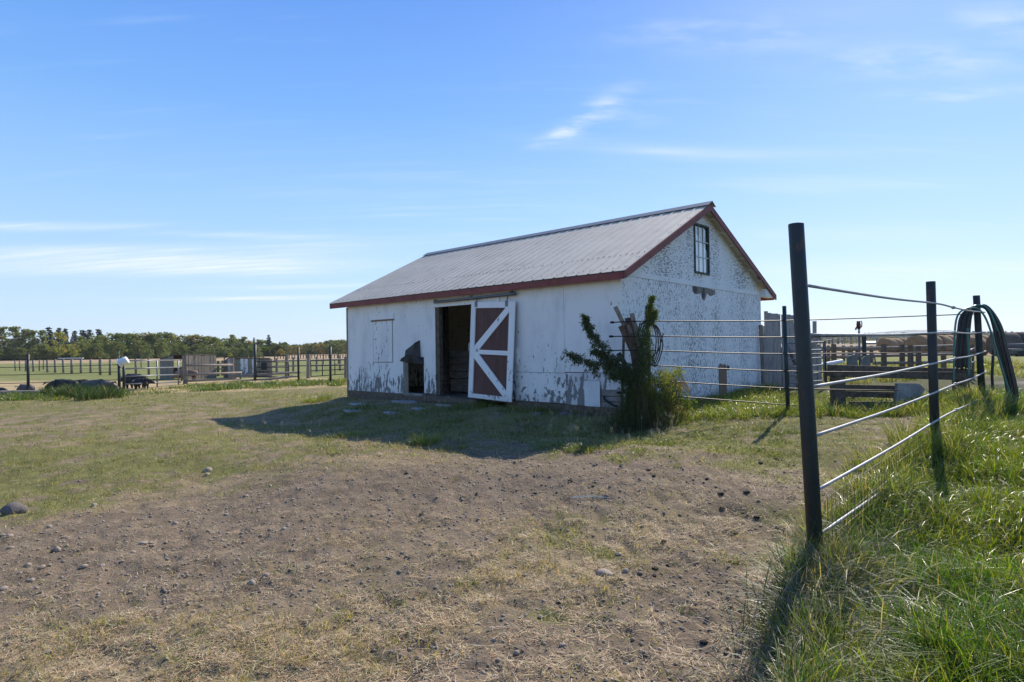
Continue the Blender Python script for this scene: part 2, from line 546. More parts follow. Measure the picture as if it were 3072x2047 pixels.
M = {}
M['siding'] = paint_peel('painted_plywood', (.84, .815, .775), (.60, .59, .585), (.26, .25, .235), (.15, .15, .14), .665, .20, .95, (1, 1, .34), 15, dirt=.7)
M['siding_low'] = paint_peel('patched_plywood', (.84, .815, .775), (.58, .575, .57), (.25, .245, .23), (.15, .15, .145), .63, .12, .6, (1, 1, .7), 13, dirt=.7)
M['siding_grey'] = paint_peel('worn_plywood', (.72, .70, .70), (.5, .5, .5), (.26, .255, .245), (.17, .165, .16), .58, .13, .8, (1, 1, .35), 11, dirt=.8)
M['gable'] = paint_peel('peeling_gable_boards', (.85, .825, .785), (.64, .63, .625), (.40, .385, .37), (.10, .09, .085), .535, .03, .6, (1, 1, .45), 40, .07, patchy=.9)
M['gable_top'] = paint_peel('peeling_gable_sheet', (.85, .825, .785), (.62, .61, .60), (.40, .385, .37), (.09, .085, .08), .545, .0, .6, (.34, .34, 1.25), 38, .07, patchy=1.5)
M['white_trim'] = paint_peel('white_trim_paint', (.85, .825, .785), (.62, .61, .61), (.30, .29, .27), (.18, .175, .165), .645, .06, 1.0, (1, 1, .5), 9, dirt=.5)
M['soffit'] = paint_peel('soffit_paint', (.72, .70, .66), (.52, .48, .42), (.28, .23, .18), (.16, .13, .10), .63, 0, 1, (1, .2, 1), 8, dirt=.8)
M['red_trim'] = generic('red_fascia_paint', (.26, .075, .062), (.185, .048, .042), 5, (1, 1, 1), rough=.6, bump=.15, spots=(.33, .15, .12), spot_scale=14, spot_t=(.64, .74))
M['red_panel'] = generic('door_board_brown_red', (.125, .052, .042), (.090, .036, .030), 3, (4, 4, .5), rough=.55, bump=.1, spots=(.17, .085, .07), spot_scale=7, spot_t=(.62, .8))
M['roof'] = generic('ribbed_steel_roof', (.64, .565, .44), (.555, .485, .375), 1.2, (1, 1, 1), rough=.62, bump=.03, metal=.0, spots=(.43, .39, .31), spot_scale=3, spot_t=(.55, .8), spec=.2)
M['roof_dark'] = generic('ridge_cap_steel', (.30, .285, .26), (.24, .225, .205), 3, rough=.45, bump=.05, spec=.5)
M['dark_metal'] = generic('dark_green_pipe_paint', (.030, .036, .036), (.020, .024, .023), 6, (1, 1, .3), rough=.5, bump=.15, spots=(.075, .045, .03), spot_scale=9, spot_t=(.60, .70), spec=.4)
M['dark_metal2'] = generic('dark_pipe_blue_green', (.024, .042, .045), (.020, .030, .031), 6, (1, 1, .3), rough=.45, bump=.1, spots=(.06, .045, .035), spot_scale=8, spot_t=(.62, .72), spec=.4)
M['rod'] = generic('pale_steel_rod', (.36, .36, .36), (.25, .245, .24), 8, rough=.5, bump=.2, metal=.1, spots=(.25, .2, .17), spot_scale=12, spot_t=(.64, .74), spec=.5)
M['rod_dark'] = generic('dark_steel_rod', (.035, .033, .032), (.022, .021, .020), 8, rough=.5, bump=.1, metal=.2, spots=(.10, .06, .04), spot_scale=10, spot_t=(.55, .7))
M['galv'] = generic('galvanised_gate', (.21, .215, .22), (.14, .145, .15), 6, rough=.42, bump=.1, metal=.4, spots=(.16, .13, .11), spot_scale=10, spot_t=(.6, .72))
M['old_wood'] = generic('weathered_grey_wood', (.31, .265, .215), (.16, .135, .108), 4, (7, 7, .7), rough=.9, bump=.5, spots=(.10, .09, .08), spot_scale=7, spot_t=(.6, .72))
M['old_wood_h'] = generic('weathered_grey_rail', (.33, .285, .235), (.185, .155, .125), 4, (.8, .8, 7), rough=.9, bump=.5, spots=(.11, .10, .09), spot_scale=5, spot_t=(.62, .74))
M['dark_wood'] = generic('dark_weathered_timber', (.175, .135, .10), (.085, .064, .048), 5, (3, 3, 3), rough=.9, bump=.6, spots=(.24, .21, .18), spot_scale=9, spot_t=(.62, .74))
M['brown_wood'] = generic('bare_brown_wood', (.30, .20, .13), (.16, .10, .065), 5, (6, 6, .8), rough=.9, bump=.5)
M['inside_wood'] = generic('dusty_stall_boards', (.165, .14, .115), (.085, .07, .056), 4, (1, 1, 5), rough=.95, bump=.5)
M['plank'] = generic('grey_floor_planks', (.30, .28, .255), (.17, .155, .14), 5, (1, 1, 1), rough=.9, bump=.5)
M['stone'] = generic('field_stone', (.40, .325, .25), (.26, .21, .165), 7, rough=.85, bump=.4, spots=(.45, .40, .35), spot_scale=14, spot_t=(.6, .75))
M['stone_dark'] = generic('dark_boulder', (.20, .175, .155), (.115, .10, .09), 6, rough=.9, bump=.6, spots=(.30, .27, .24), spot_scale=14, spot_t=(.6, .75))
M['clod'] = generic('dry_manure', (.10, .082, .066), (.055, .045, .036), 20, rough=1, bump=1, bdist=.01)
M['crumb'] = generic('earth_crumbs_and_pebbles', (.24, .185, .13), (.35, .285, .215), 4, rough=.95, bump=.5)
M['pale_board'] = generic('silvered_slab_wood', (.46, .42, .385), (.27, .245, .22), 4, (7, 7, .7), rough=.9, bump=.5, spots=(.15, .13, .115), spot_scale=7, spot_t=(.6, .72))
M['slab'] = generic('grey_slab', (.36, .35, .335), (.24, .23, .22), 5, rough=.9, bump=.5)
M['rubber'] = generic('black_rubber', (.022, .022, .024), (.035, .034, .034), 6, rough=.6, bump=.4)
M['hose_black'] = generic('black_hose', (.020, .020, .022), (.045, .036, .036), 9, rough=.38, bump=.1, spec=.5)
M['hose_green'] = generic('green_hose', (.045, .17, .14), (.06, .22, .175), 9, rough=.35, bump=.05, spec=.5)
M['bucket'] = generic('white_plastic', (.80, .80, .80), (.72, .72, .70), 6, rough=.4, bump=.05)
M['pig'] = generic('black_pig_hide', (.030, .028, .028), (.018, .017, .017), 6, rough=.65, bump=.3)
M['pig_spot'] = generic('black_pig_hide_pale_patches', (.035, .032, .030), (.022, .020, .020), 6, rough=.65, bump=.3, spots=(.46, .32, .27), spot_scale=3.0, spot_t=(.58, .62))
M['pig_grey'] = generic('grey_pig_hide', (.14, .12, .11), (.085, .075, .07), 6, rough=.7, bump=.4)
M['pig_brown'] = generic('brown_pink_pig_hide', (.22, .14, .10), (.15, .09, .065), 4, rough=.7, bump=.3)
M['red_iron'] = generic('red_cast_iron', (.22, .045, .03), (.13, .035, .028), 9, rough=.5, bump=.2)
M['bale'] = generic('brown_hay', (.36, .25, .135), (.235, .155, .085), 7, (1, 1, 1), rough=1, bump=1, bdist=.04)
M['bale_dark'] = generic('old_grey_hay', (.16, .13, .095), (.09, .075, .06), 6, rough=1, bump=1, bdist=.04)
M['glass_frame'] = generic('dark_green_window_paint', (.030, .045, .034), (.05, .06, .05), 10, rough=.6, bump=.2)
M['reflection_curtain'] = generic('white_reflection_curtain', (.88, .88, .88), (.78, .78, .79), 6, (20, 20, 1), rough=.9, bump=.2)  # cloth white, also painting the sky reflection in the attic window
M['bark'] = generic('tree_bark', (.16, .14, .12), (.30, .28, .25), 5, (1, 1, .4), rough=.9, bump=.4)
M['twine'] = generic('pale_blue_twine', (.42, .58, .66), (.35, .5, .6), 10, rough=.6, bump=.1)
M['vehicle'] = generic('dark_vehicle_paint', (.05, .055, .065), (.035, .038, .045), 3, rough=.3, bump=.0, spec=.5)
M['white_paint'] = generic('far_white_paint', (.78, .78, .78), (.68, .68, .68), 3, rough=.6, bump=.05)
M['leaf'] = leafy('leaves', .75, .38)
M['grass'] = leafy('grass_blades', .36, .46, (1.35, 1.4, .45))
M['dry'] = leafy('dry_grass', .6, .22, (1.1, 1.0, .8))
M['conifer'] = leafy('conifer_needles', .7, .08)


def ground_mat():
    m, t = new_mat('ground_earth_and_grass')
    a = t.n('ShaderNodeAttribute', attribute_name='Col')
    g = t.n('ShaderNodeNewGeometry')
    p0 = g.outputs['Position']
    n1 = t.noise(p0, 38, 5, .65)
    n2 = t.noise(p0, 7, 4, .6)
    n3 = t.noise(t.map(p0, (1, 1, 1)), 150, 3, .6)
    n4 = t.noise(t.map(p0, (.6, 1.6, 1)), 2.2, 6, .7)
    k = t.math('ADD', t.math('ADD', t.math('MULTIPLY', n1, .9), t.math('MULTIPLY', n2, .5)), t.math('MULTIPLY', n3, .6))
    cov = t.n('ShaderNodeAttribute', attribute_name='Cov')
    cs = t.n('ShaderNodeSeparateXYZ', {0: cov.outputs['Vector']})
    warp = t.n('ShaderNodeTexNoise', {'Vector': p0, 'Scale': 5.0, 'Detail': 2.0})
    wv = t.n('ShaderNodeVectorMath', {0: p0, 1: t.n('ShaderNodeVectorMath', {0: warp.outputs['Color'], 3: .22}, operation='SCALE').outputs[0]}, operation='ADD').outputs[0]
    sa = t.noise(t.map(wv, (1, 6, 1), (0, 0, .5)), 34, 3, .65)
    sb = t.noise(t.map(wv, (6, 1, 1), (0, 0, .2)), 30, 3, .65)
    sc_ = t.noise(t.map(wv, (1, 5, 1), (0, 0, -.9)), 40, 3, .65)
    streak = t.math('MAXIMUM', t.math('MAXIMUM', sa, sb), sc_)
    patch = t.noise(p0, 3.2, 5, .7)
    ws = t.step(t.math('ADD', t.math('ADD', streak, t.math('MULTIPLY', cs.outputs[0], .26)), t.math('MULTIPLY', t.math('SUBTRACT', patch, .5), .34)), .70, .82)
    wg = t.step(t.math('ADD', t.math('ADD', t.noise(p0, 46, 4, .7), t.math('MULTIPLY', cs.outputs[1], .34)), t.math('MULTIPLY', t.math('SUBTRACT', t.noise(p0, 2.1, 4, .7), .5), .5)), .62, .74)
    earth = t.mix(t.step(n2, .35, .65), (.255, .195, .135), (.145, .110, .076))
    nearc = t.mix(ws, earth, t.mix(t.noise(p0, 90, 2), (.40, .31, .18), (.22, .165, .10)))
    nearc = t.mix(wg, nearc, t.mix(t.noise(p0, 60, 2), (.23, .22, .07), (.115, .120, .038)))
    basec = t.mix(cs.outputs[2], a.outputs['Color'], nearc)
    basec = t.mix(t.math('MULTIPLY', cs.outputs[2], .30), basec, a.outputs['Color'])
    k = t.math('MULTIPLY', t.math('ADD', t.math('MULTIPLY', k, .85), .12), t.math('ADD', t.math('MULTIPLY', n4, .9), .55))
    col = t.mix(1.0, basec, t.n('ShaderNodeCombineXYZ', {0: k, 1: k, 2: k}).outputs[0], 'MULTIPLY')
    vor = t.n('ShaderNodeTexVoronoi', {'Vector': p0, 'Scale': 55.0})
    peb = t.step(vor.outputs['Distance'], .28, .12)
    sel = t.step(t.noise(p0, 9, 2), .50, .62)
    col = t.mix(t.math('MULTIPLY', t.math('MULTIPLY', peb, sel), .25), col, (.36, .31, .26))
    hgt = t.math('ADD', t.math('ADD', t.math('MULTIPLY', n1, .6), t.math('MULTIPLY', n3, .25)), t.math('MULTIPLY', t.math('MULTIPLY', peb, sel), .4))
    b = t.n('ShaderNodeBump', {'Height': hgt, 'Strength': 1.0, 'Distance': .03})
    p = t.n('ShaderNodeBsdfPrincipled', {'Base Color': col, 'Roughness': .95, 'Normal': b.outputs[0], 'Specular IOR Level': .1})
    out(t, p)
    return m


M['ground'] = ground_mat()


# ------------------------------------------------------------------ ground sheet
def build_ground():
    ang = np.concatenate([np.linspace(-180, -56, 42)[:-1], np.linspace(-56, 56, 620), np.linspace(56, 180, 42)[1:-1]])
    ang = np.radians(ang)
    rs = np.concatenate([np.array([.3, .7, 1.1, 1.5]), np.exp(np.linspace(math.log(1.8), math.log(45), 400)), np.exp(np.linspace(math.log(45), math.log(9000), 90))[1:]])
    A, Rr = np.meshgrid(ang, rs)
    X = np.sin(A) * Rr; Y = np.cos(A) * Rr
    Z = height(X, Y)
    nr, na = X.shape
    V = np.stack([X, Y, Z], -1).reshape(-1, 3)
    col = ground_color(V[:, 0], V[:, 1])
    V = np.vstack([V, [[0, 0, hz(0, 0)]]]); col = np.vstack([col, COL_DIRT[None]])
    i = np.arange(nr - 1)[:, None]; j = np.arange(na)[None, :]; j2 = (j + 1) % na
    q = np.stack([i * na + j, (i + 1) * na + j, (i + 1) * na + j2, i * na + j2], -1).reshape(-1, 4)
    # fan at the centre
    jj = np.arange(na); c = len(V) - 1
    tri = np.stack([np.full(na, c), jj, (jj + 1) % na], -1)
    me = bpy.data.meshes.new('ground')
    nq, ntr = len(q), len(tri)
    me.vertices.add(len(V)); me.vertices.foreach_set('co', V.astype(np.float32).ravel())
    me.loops.add(nq * 4 + ntr * 3); me.loops.foreach_set('vertex_index', np.concatenate([q[:, ::-1].ravel(), tri[:, ::-1].ravel()]).astype(np.int32))
    me.polygons.add(nq + ntr)
    me.polygons.foreach_set('loop_start', np.concatenate([np.arange(nq) * 4, nq * 4 + np.arange(ntr) * 3]).astype(np.int32))
    me.update(calc_edges=True); me.validate()
    me.polygons.foreach_set('use_smooth', [True] * len(me.polygons))
    ca = me.color_attributes.new('Col', 'FLOAT_COLOR', 'POINT')
    ca.data.foreach_set('color', np.hstack([col, np.ones((len(col), 1))]).astype(np.float32).ravel())
    a_, b_, c_, l_, g_ = cover(V[:, 0], V[:, 1]); rr_ = np.hypot(V[:, 0], V[:, 1])
    nearm = np.clip((24 - rr_) / 6, 0, 1) * (1 - l_) * (1 - g_)
    cv = me.color_attributes.new('Cov', 'FLOAT_COLOR', 'POINT')
    cv.data.foreach_set('color', np.stack([b_, c_, nearm, np.ones(len(a_))], -1).astype(np.float32).ravel())
    if me.polygons[1000].normal.z < 0: me.flip_normals()
    me.materials.append(M['ground'])
    o = bpy.data.objects.new('ground', me); link(o); o['kind'] = 'structure'


build_ground()


# ------------------------------------------------------------------ grass blades (vectorised)
def blades(name, P, hgt, wid, lean_dir, lean, seg, col_root, col_tip, mat, kind='stuff', face=None, label=None):
    """P (n,3); hgt, wid, lean arrays; lean_dir angle array; colours (n,3)"""
    n = len(P)
    if n == 0: return None
    ld = np.stack([np.cos(lean_dir), np.sin(lean_dir), np.zeros(n)], -1)
    fa = rng.random(n) * 2 * np.pi if face is None else face
    q = np.stack([np.cos(fa), np.sin(fa), np.zeros(n)], -1)
    vs = []; cs = []
    for i in range(seg):
        t = i / seg
        c = P + ld * (lean * t ** 1.8)[:, None] + np.array([0, 0, 1.0]) * (hgt * (t - .35 * t ** 3 * np.clip(lean / (hgt + 1e-6), 0, 1.5)))[:, None]
        wv = q * (wid * .5 * (1 - .55 * t))[:, None]
        vs += [c - wv, c + wv]
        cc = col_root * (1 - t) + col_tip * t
        cs += [cc, cc]
    t = 1
    vs.append(P + ld * lean[:, None] + np.array([0, 0, 1.0]) * (hgt * (1 - .35 * np.clip(lean / (hgt + 1e-6), 0, 1.5)))[:, None]); cs.append(col_tip)
    k = 2 * seg + 1
    V = np.stack(vs, 1).reshape(-1, 3); Cc = np.stack(cs, 1).reshape(-1, 3)
    b = (np.arange(n) * k)[:, None]
    quads = np.concatenate([b + np.array([2 * i, 2 * i + 1, 2 * i + 3, 2 * i + 2]) for i in range(seg - 1)], 0) if seg > 1 else np.zeros((0, 4), int)
    tris = b + np.array([2 * seg - 2, 2 * seg - 1, 2 * seg])
    me = bpy.data.meshes.new(name)
    me.vertices.add(len(V)); me.vertices.foreach_set('co', V.astype(np.float32).ravel())
    nq, nt = len(quads), len(tris)
    me.loops.add(nq * 4 + nt * 3); me.loops.foreach_set('vertex_index', np.concatenate([quads.ravel(), tris.ravel()]).astype(np.int32))
    me.polygons.add(nq + nt); me.polygons.foreach_set('loop_start', np.concatenate([np.arange(nq) * 4, nq * 4 + np.arange(nt) * 3]).astype(np.int32))
    me.update(calc_edges=True)
    ca = me.color_attributes.new('Col', 'FLOAT_COLOR', 'POINT')
    ca.data.foreach_set('color', np.hstack([Cc, np.ones((len(Cc), 1))]).astype(np.float32).ravel())
    me.materials.append(mat)
    o = bpy.data.objects.new(name, me); link(o); o['kind'] = kind
    if label: o['label'] = label
    return o


def wedge(n, r0, r1, a0=-47, a1=47):
    """points whose density falls off with distance, so that blades stay pixel sized"""
    r = np.exp(rng.random(n) * (math.log(r1) - math.log(r0)) + math.log(r0))
    a = np.radians(rng.random(n) * (a1 - a0) + a0)
    return np.sin(a) * r, np.cos(a) * r


def inside_barn(x, y, pad=0.0):
    s = (x - BC.x) * D1.x + (y - BC.y) * D1.y; t = (x - BC.x) * D2.x + (y - BC.y) * D2.y
    return (s > -pad) & (s < BL + pad) & (t > -pad) & (t < BW + pad)


def jitter(base, n, amt=.25, hue=.10):
    v = (1 - amt + 2 * amt * rng.random(n))[:, None]
    return np.clip(np.asarray(base) * v * (1 + hue * (rng.random((n, 3)) - .5) * 2), 0, 1)


def ground_litter():
    # straw bits lying flat on the earth
    x, y = wedge(520000, 1.9, 15)
    d, s, g, l, gv = cover(x, y)
    clump = fbm(x * 7, y * 7, 1, 3)
    keep = rng.random(len(x)) < (.22 * d + .85 * s + .32 * g) * np.clip((clump - .40) * 5, .04, 1) * (1 - l) * (1 - .8 * gv)
    keep &= ~inside_barn(x, y)
    x, y = x[keep], y[keep]; n = len(x)
    r = np.hypot(x, y)
    z = height(x, y) + .004 + rng.random(n) * .016
    L = (.018 + .085 * rng.random(n) ** 3) * (1 + r * .03); W = np.maximum(.0022 + .002 * rng.random(n), .00032 * r)
    a = rng.random(n) * 2 * np.pi
    col = jitter((.50, .395, .24), n, .6, .12)
    col = np.where((rng.random(n) < .12)[:, None], jitter((.46, .27, .13), n, .3), col)
    o = blades('straw_litter', np.stack([x, y, z], -1), rng.random(n) ** 2 * .03 + .001, W, a, L, 1, col, col, M['dry'], face=a + np.pi / 2)
    # sparse short dry + green blades standing
    x, y = wedge(420000, 1.9, 30)
    d, s, g, l, gv = cover(x, y)
    clump = fbm(x * 4.0, y * 4.0, 0, 3); fine = fbm(x * 13, y * 13, 3, 2)
    r = np.hypot(x, y)
    keep = rng.random(len(x)) < (.015 * d + .45 * s + .95 * g) * np.clip((clump - .36) * 4, .10, 1) * np.clip((fine - .25) * 3, .2, 1) * (1 - l) * (1 - gv)
    keep &= ~inside_barn(x, y)
    x, y, g, s, r = x[keep], y[keep], g[keep], s[keep], r[keep]; n = len(x)
    clump = clump[keep]
    z = height(x, y) - .003
    h = (.016 + .05 * rng.random(n) ** 1.4) * (.45 + 1.5 * clump) * (1 + .035 * r)
    W = np.maximum(.0030 + .002 * rng.random(n), .00042 * r)
    isg = rng.random(n) < g / (g + s * .9 + .02) * .66
    col = np.where(isg[:, None], jitter((.165, .200, .050), n, .5, .18), jitter((.46, .38, .20), n, .45))
    a = rng.random(n) * 2 * np.pi
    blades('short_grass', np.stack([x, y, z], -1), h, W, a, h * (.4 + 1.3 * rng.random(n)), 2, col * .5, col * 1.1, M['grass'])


def lush_grass():
    x, y = wedge(330000, 1.7, 14.0, -5, 48)
    d, s, g, l, gv = cover(x, y)
    line = x - lushline(y)
    keep = (rng.random(len(x)) < np.clip(l, 0, 1) ** 2 * (1 - gv)) & ~inside_barn(x, y, .02)
    x, y, line = x[keep], y[keep], line[keep]
    r = np.hypot(x, y); n = len(x)
    patch = fbm(x * 1.7, y * 1.7, 2, 3); patch2 = fbm(x * .8, y * .8, 4, 3)
    clump = fbm(x * 6, y * 6, 5, 3)
    z = height(x, y) - .01
    behind = (y > 9.3) & (x < lushline(y))
    along = np.exp(-(np.abs(line) / .30) ** 2)          # taller along the fence line
    h = (.05 + .15 * rng.random(n) ** 1.5) * (.45 + 1.1 * clump) * (.6 + 1.0 * np.clip(patch * 2 - .5, 0, 1))
    h = h + along * .22 * rng.random(n) * np.where(y < 10, 1, 0)
    h = np.where(behind, (.05 + .14 * rng.random(n)) * (.55 + clump), h)
    big = rng.random(n) < .10
    W = np.maximum((.0035 + .0045 * rng.random(n)) * np.where(big, 1.7, 1), .00048 * r)
    flow = fbm(x * 1.3, y * 1.3, 6, 2) * 4 * np.pi
    a = flow + rng.normal(0, 1.5, n)
    lean = h * (.15 + 1.5 * rng.random(n) ** 1.3)
    g1 = jitter((.085, .165, .022), n, .4, .16); g2 = jitter((.235, .285, .030), n, .35, .14); dry = jitter((.42, .36, .22), n, .3)
    pick = rng.random(n)
    yell = np.clip((patch2 - .36) * 3, .15, .8)
    yell = np.where(behind, .75, yell)
    col = np.where((pick < yell)[:, None], g2, g1)
    isd = rng.random(n) < np.where(behind, .20, .07) + .38 * np.exp(-(np.abs(line) / .22) ** 2)
    col = np.where(isd[:, None], dry, col)
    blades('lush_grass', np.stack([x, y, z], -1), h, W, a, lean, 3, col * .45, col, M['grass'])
    # long dead blades draping round the near post and the foot of the fence
    n = 9000
    yy = 1.8 + rng.random(n) ** 1.3 * 6.5
    xx = lushline(yy) + rng.normal(0, .17, n) + .10
    near = np.exp(-((yy - 3.6) / 1.0) ** 2)
    keep = rng.random(n) < .30 + .7 * near
    xx, yy, near = xx[keep], yy[keep], near[keep]; n = len(xx)
    h = .10 + .34 * rng.random(n) * (.35 + .75 * near)
    col = np.where((rng.random(n) < .55)[:, None], jitter((.25, .225, .165), n, .45), jitter((.08, .12, .03), n, .4))
    a = rng.normal(math.radians(-80), 1.7, n)
    blades('long_dead_grass', np.stack([xx, yy, height(xx, yy) - .01], -1), h, .0045 + .0065 * rng.random(n) ** 2, a, h * (.2 + 1.3 * rng.random(n)), 4, col * .6, col * 1.15, M['dry'])


def tuft(name, c, n, rad_, h, col, lean=.6, wid=.005, seg=3, mat='grass', flop=None, parent=None, dry=.2):
    a = rng.random(n) * 2 * np.pi; rr = rad_ * np.sqrt(rng.random(n))
    x = c.x + np.cos(a) * rr; y = c.y + np.sin(a) * rr
    hh = h * (.45 + .65 * rng.random(n)) * (1.1 - .5 * rr / rad_)
    cc = jitter(col, n, .3, .14)
    isd = rng.random(n) < dry
    cc = np.where(isd[:, None], jitter((.42, .36, .22), n, .3), cc)
    return x, y, hh, a + rng.normal(0, .7, n), cc, lean


def tufts(name, specs, wid, mat='grass', seg=3, label=None):
    """several grass clumps joined into one mass of blades; specs: (px,py,n,radius,height,colour,lean,dry)"""
    X, Y, H, A, K, Ln = [], [], [], [], [], []
    for px, py, n, r_, h, col, lean, dry in specs:
        c = gr(px, py) if not isinstance(px, Vector) else px
        x, y, hh, a, cc, _ = tuft('', c, n, r_, h, col, dry=dry)
        X.append(x); Y.append(y); H.append(hh); A.append(a); K.append(cc); Ln.append(hh * lean * (.4 + rng.random(n)))
    X = np.concatenate(X); Y = np.concatenate(Y); H = np.concatenate(H); A = np.concatenate(A); K = np.concatenate(K); Ln = np.concatenate(Ln)
    k = ~inside_barn(X, Y, .02)
    X, Y, H, A, K, Ln = X[k], Y[k], H[k], A[k], K[k], Ln[k]
    W = wid * (.7 + .6 * rng.random(len(X))) * np.clip(np.hypot(X, Y) / 9, .7, 4)
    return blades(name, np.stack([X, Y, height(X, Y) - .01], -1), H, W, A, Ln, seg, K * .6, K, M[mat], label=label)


GRN = (.13, .19, .045); YG = (.22, .26, .055); DK = (.07, .105, .035); PALE = (.55, .50, .36)
ground_litter()
lush_grass()
sp = []
# shaded, uneven grass between the barn and the sunlit edge
for i in range(190):
    px = R.uniform(900, 1930); py = R.uniform(1215, 1375)
    sp.append((px, py, 90, R.uniform(.10, .35), R.uniform(.04, .15), R.choice([GRN, DK, (.15, .18, .07), (.30, .27, .15)]), .9, .35))
for px, py, n, r_, h in ((950, 1205, 400, .35, .24), (1090, 1225, 200, .25, .2), (1480, 1215, 500, .45, .24), (1400, 1225, 300, .4, .18), (1560, 1235, 300, .4, .2), (1275, 1335, 500, .2, .26), (1050, 1310, 300, .25, .16),
                         (1640, 1235, 200, .25, .2), (1780, 1240, 400, .4, .25), (1330, 1175 + 40, 120, .1, .13), (1390, 1345, 80, .06, .14), (1340, 1350, 60, .05, .13), (1300, 1240, 300, .4, .16), (1180, 1250, 260, .4, .16),
                         (1650, 1345, 300, .2, .12), (1740, 1350, 400, .17, .15), (1900, 1330, 200, .2, .12), (1220, 1190, 80, .12, .14)):
    sp.append((px, py, n, r_, h, R.choice([GRN, YG, GRN]), .8, .15))
# sunlit clumps right of the shadow
for i in range(120):
    px = R.uniform(1640, 2420); py = R.uniform(1262, 1400)
    if py > 1300 + (px - 1640) * .1 and R.random() < .5: continue
    sp.append((px, py, 90, R.uniform(.08, .22), R.uniform(.05, .13), R.choice([GRN, YG, GRN, (.2, .22, .08)]), .8, .22))
for i in range(70):
    px = R.uniform(0, 1150); py = R.uniform(1195, 1420)
    sp.append((px, py, 50, R.uniform(.08, .3), R.uniform(.04, .10), R.choice([(.17, .19, .07), (.19, .21, .07), (.36, .31, .16)]), .9, .3))
for px, py in ((1407, 1437), (1510, 1665), (420, 1810), (440, 1905), (1415, 1760), (1030, 1850), (1090, 1960), (880, 1900), (2180, 1560), (1700, 1810), (1850, 1740), (40, 1790), (670, 1835), (1360, 1440), (560, 2030),
               (1290, 1880), (330, 1890), (700, 1940), (1190, 1980), (2060, 1830), (2240, 1430), (2360, 1440), (1990, 1770), (30, 1960), (1330, 1640), (730, 1390), (480, 1385), (620, 1330), (880, 1300)):
    sp.append((px, py, 70, R.uniform(.03, .07), R.uniform(.03, .06), R.choice([GRN, (.16, .18, .06)]), 1.0, .3))
tufts('grass_clumps', sp, .0055)
# tall grass along the second fence, the barn gable and the timber frame
sp = []
for i in range(150):
    x = R.uniform(2.2, 7.4); y = 9.05 + (x - 2.07) * .13 + R.gauss(0, .16)
    sp.append((Vector((x, y, 0)), None, 60, R.uniform(.08, .2), R.uniform(.12, .30), R.choice([GRN, YG, GRN]), .7, .2))
for i in range(60):
    t = R.uniform(.3, 6.3); q = BP(-.18 - R.random() * .25, t, 0)
    sp.append((Vector((q.x, q.y, 0)), None, 60, .12, R.uniform(.12, .3), R.choice([YG, YG, (.33, .32, .10)]), .6, .3))
for i in range(60):
    x = R.uniform(4.9, 8.0); y = R.uniform(9.2, 10.1)
    sp.append((Vector((x, y, 0)), None, 60, .14, R.uniform(.2, .38), R.choice([GRN, (.15, .2, .06), YG]), .6, .25))
for i in range(120):
    u = R.random() ** .8; q = Vector((2.02, 4, 0)).lerp(Vector((7.67, 9.8, 0)), u) + Vector((R.gauss(.06, .12), R.gauss(-.06, .12), 0))
    sp.append((q, None, 42, R.uniform(.05, .13), R.uniform(.22, .50), R.choice([(.15, .22, .04), YG, YG, (.27, .28, .07)]), .45, .32))
for i in range(34):
    q = Vector((2.05 + R.gauss(.0, .11), 3.86 + R.gauss(0, .10), 0))
    sp.append((q, None, 50, R.uniform(.04, .09), R.uniform(.26, .46), R.choice([(.10, .16, .03), (.17, .22, .04), (.24, .21, .12)]), .35, .35))
for i in range(46):
    u = R.uniform(-.30, .03); q = Vector((2.02, 4, 0)) + Vector((.62, 1.0, 0)) * (u * 3.2) + Vector((R.gauss(.16, .12), R.gauss(-.05, .1), 0))
    sp.append((q, None, 60, R.uniform(.06, .14), R.uniform(.22, .48), R.choice([(.08, .14, .03), (.14, .20, .035), (.20, .19, .12)]), .6, .4))
for px, py, n, r_, h in ((2710, 1330, 200, .15, .5), (2600, 1400, 160, .2, .4), (2800, 1290, 240, .2, .45), (2880, 1260, 260, .2, .42), (2480, 1560, 180, .14, .35), (2640, 1430, 120, .1, .5), (2560, 1480, 160, .15, .4),
                         (2990, 1230, 400, .35, .35), (2920, 1210, 300, .3, .4), (2450, 1640, 160, .1, .45), (3040, 1300, 500, .4, .3), (2950, 1290, 400, .4, .28)):
    sp.append((px, py, n, r_, h, R.choice([GRN, YG]), .6, .28))
for i in range(150):
    px = R.uniform(2440, 3060); Y = R.uniform(15, 26); q = at(px, 1060, Y)
    if abs(math.hypot(q.x - 12.6, q.y - 12.2)) < 2.6: continue
    sp.append((Vector((q.x, q.y, 0)), None, 46, R.uniform(.2, .5), R.uniform(.15, .42), R.choice([(.20, .22, .06), (.30, .26, .12), (.13, .15, .05), YG]), .6, .3))
tufts('tall_grass', sp, .0075, seg=4)
# weeds along the pens
sp = []
for i in range(150):
    px = R.uniform(0, 1030)
    py = np.interp(px, [0, 370, 560, 900, 1040], [1195, 1180, 1165, 1150, 1148]) + R.gauss(2, 5)
    if 372 < px < 545 and R.random() < .75: continue
    sp.append((px, py, 70, R.uniform(.3, .8), R.uniform(.15, .38), R.choice([(.09, .15, .045), (.12, .17, .05), (.16, .2, .06)]), .7, .12))
for i in range(34):
    px = R.uniform(150, 330)
    sp.append((px, 1190 + R.gauss(0, 4), 90, .4, R.uniform(.4, .72), (.05, .085, .03), .6, .04))
sp = [(a_, b_, int(n_ * 1.9), *r_) for a_, b_, n_, *r_ in sp]
tufts('weeds_by_pens', sp, .0070, seg=3)


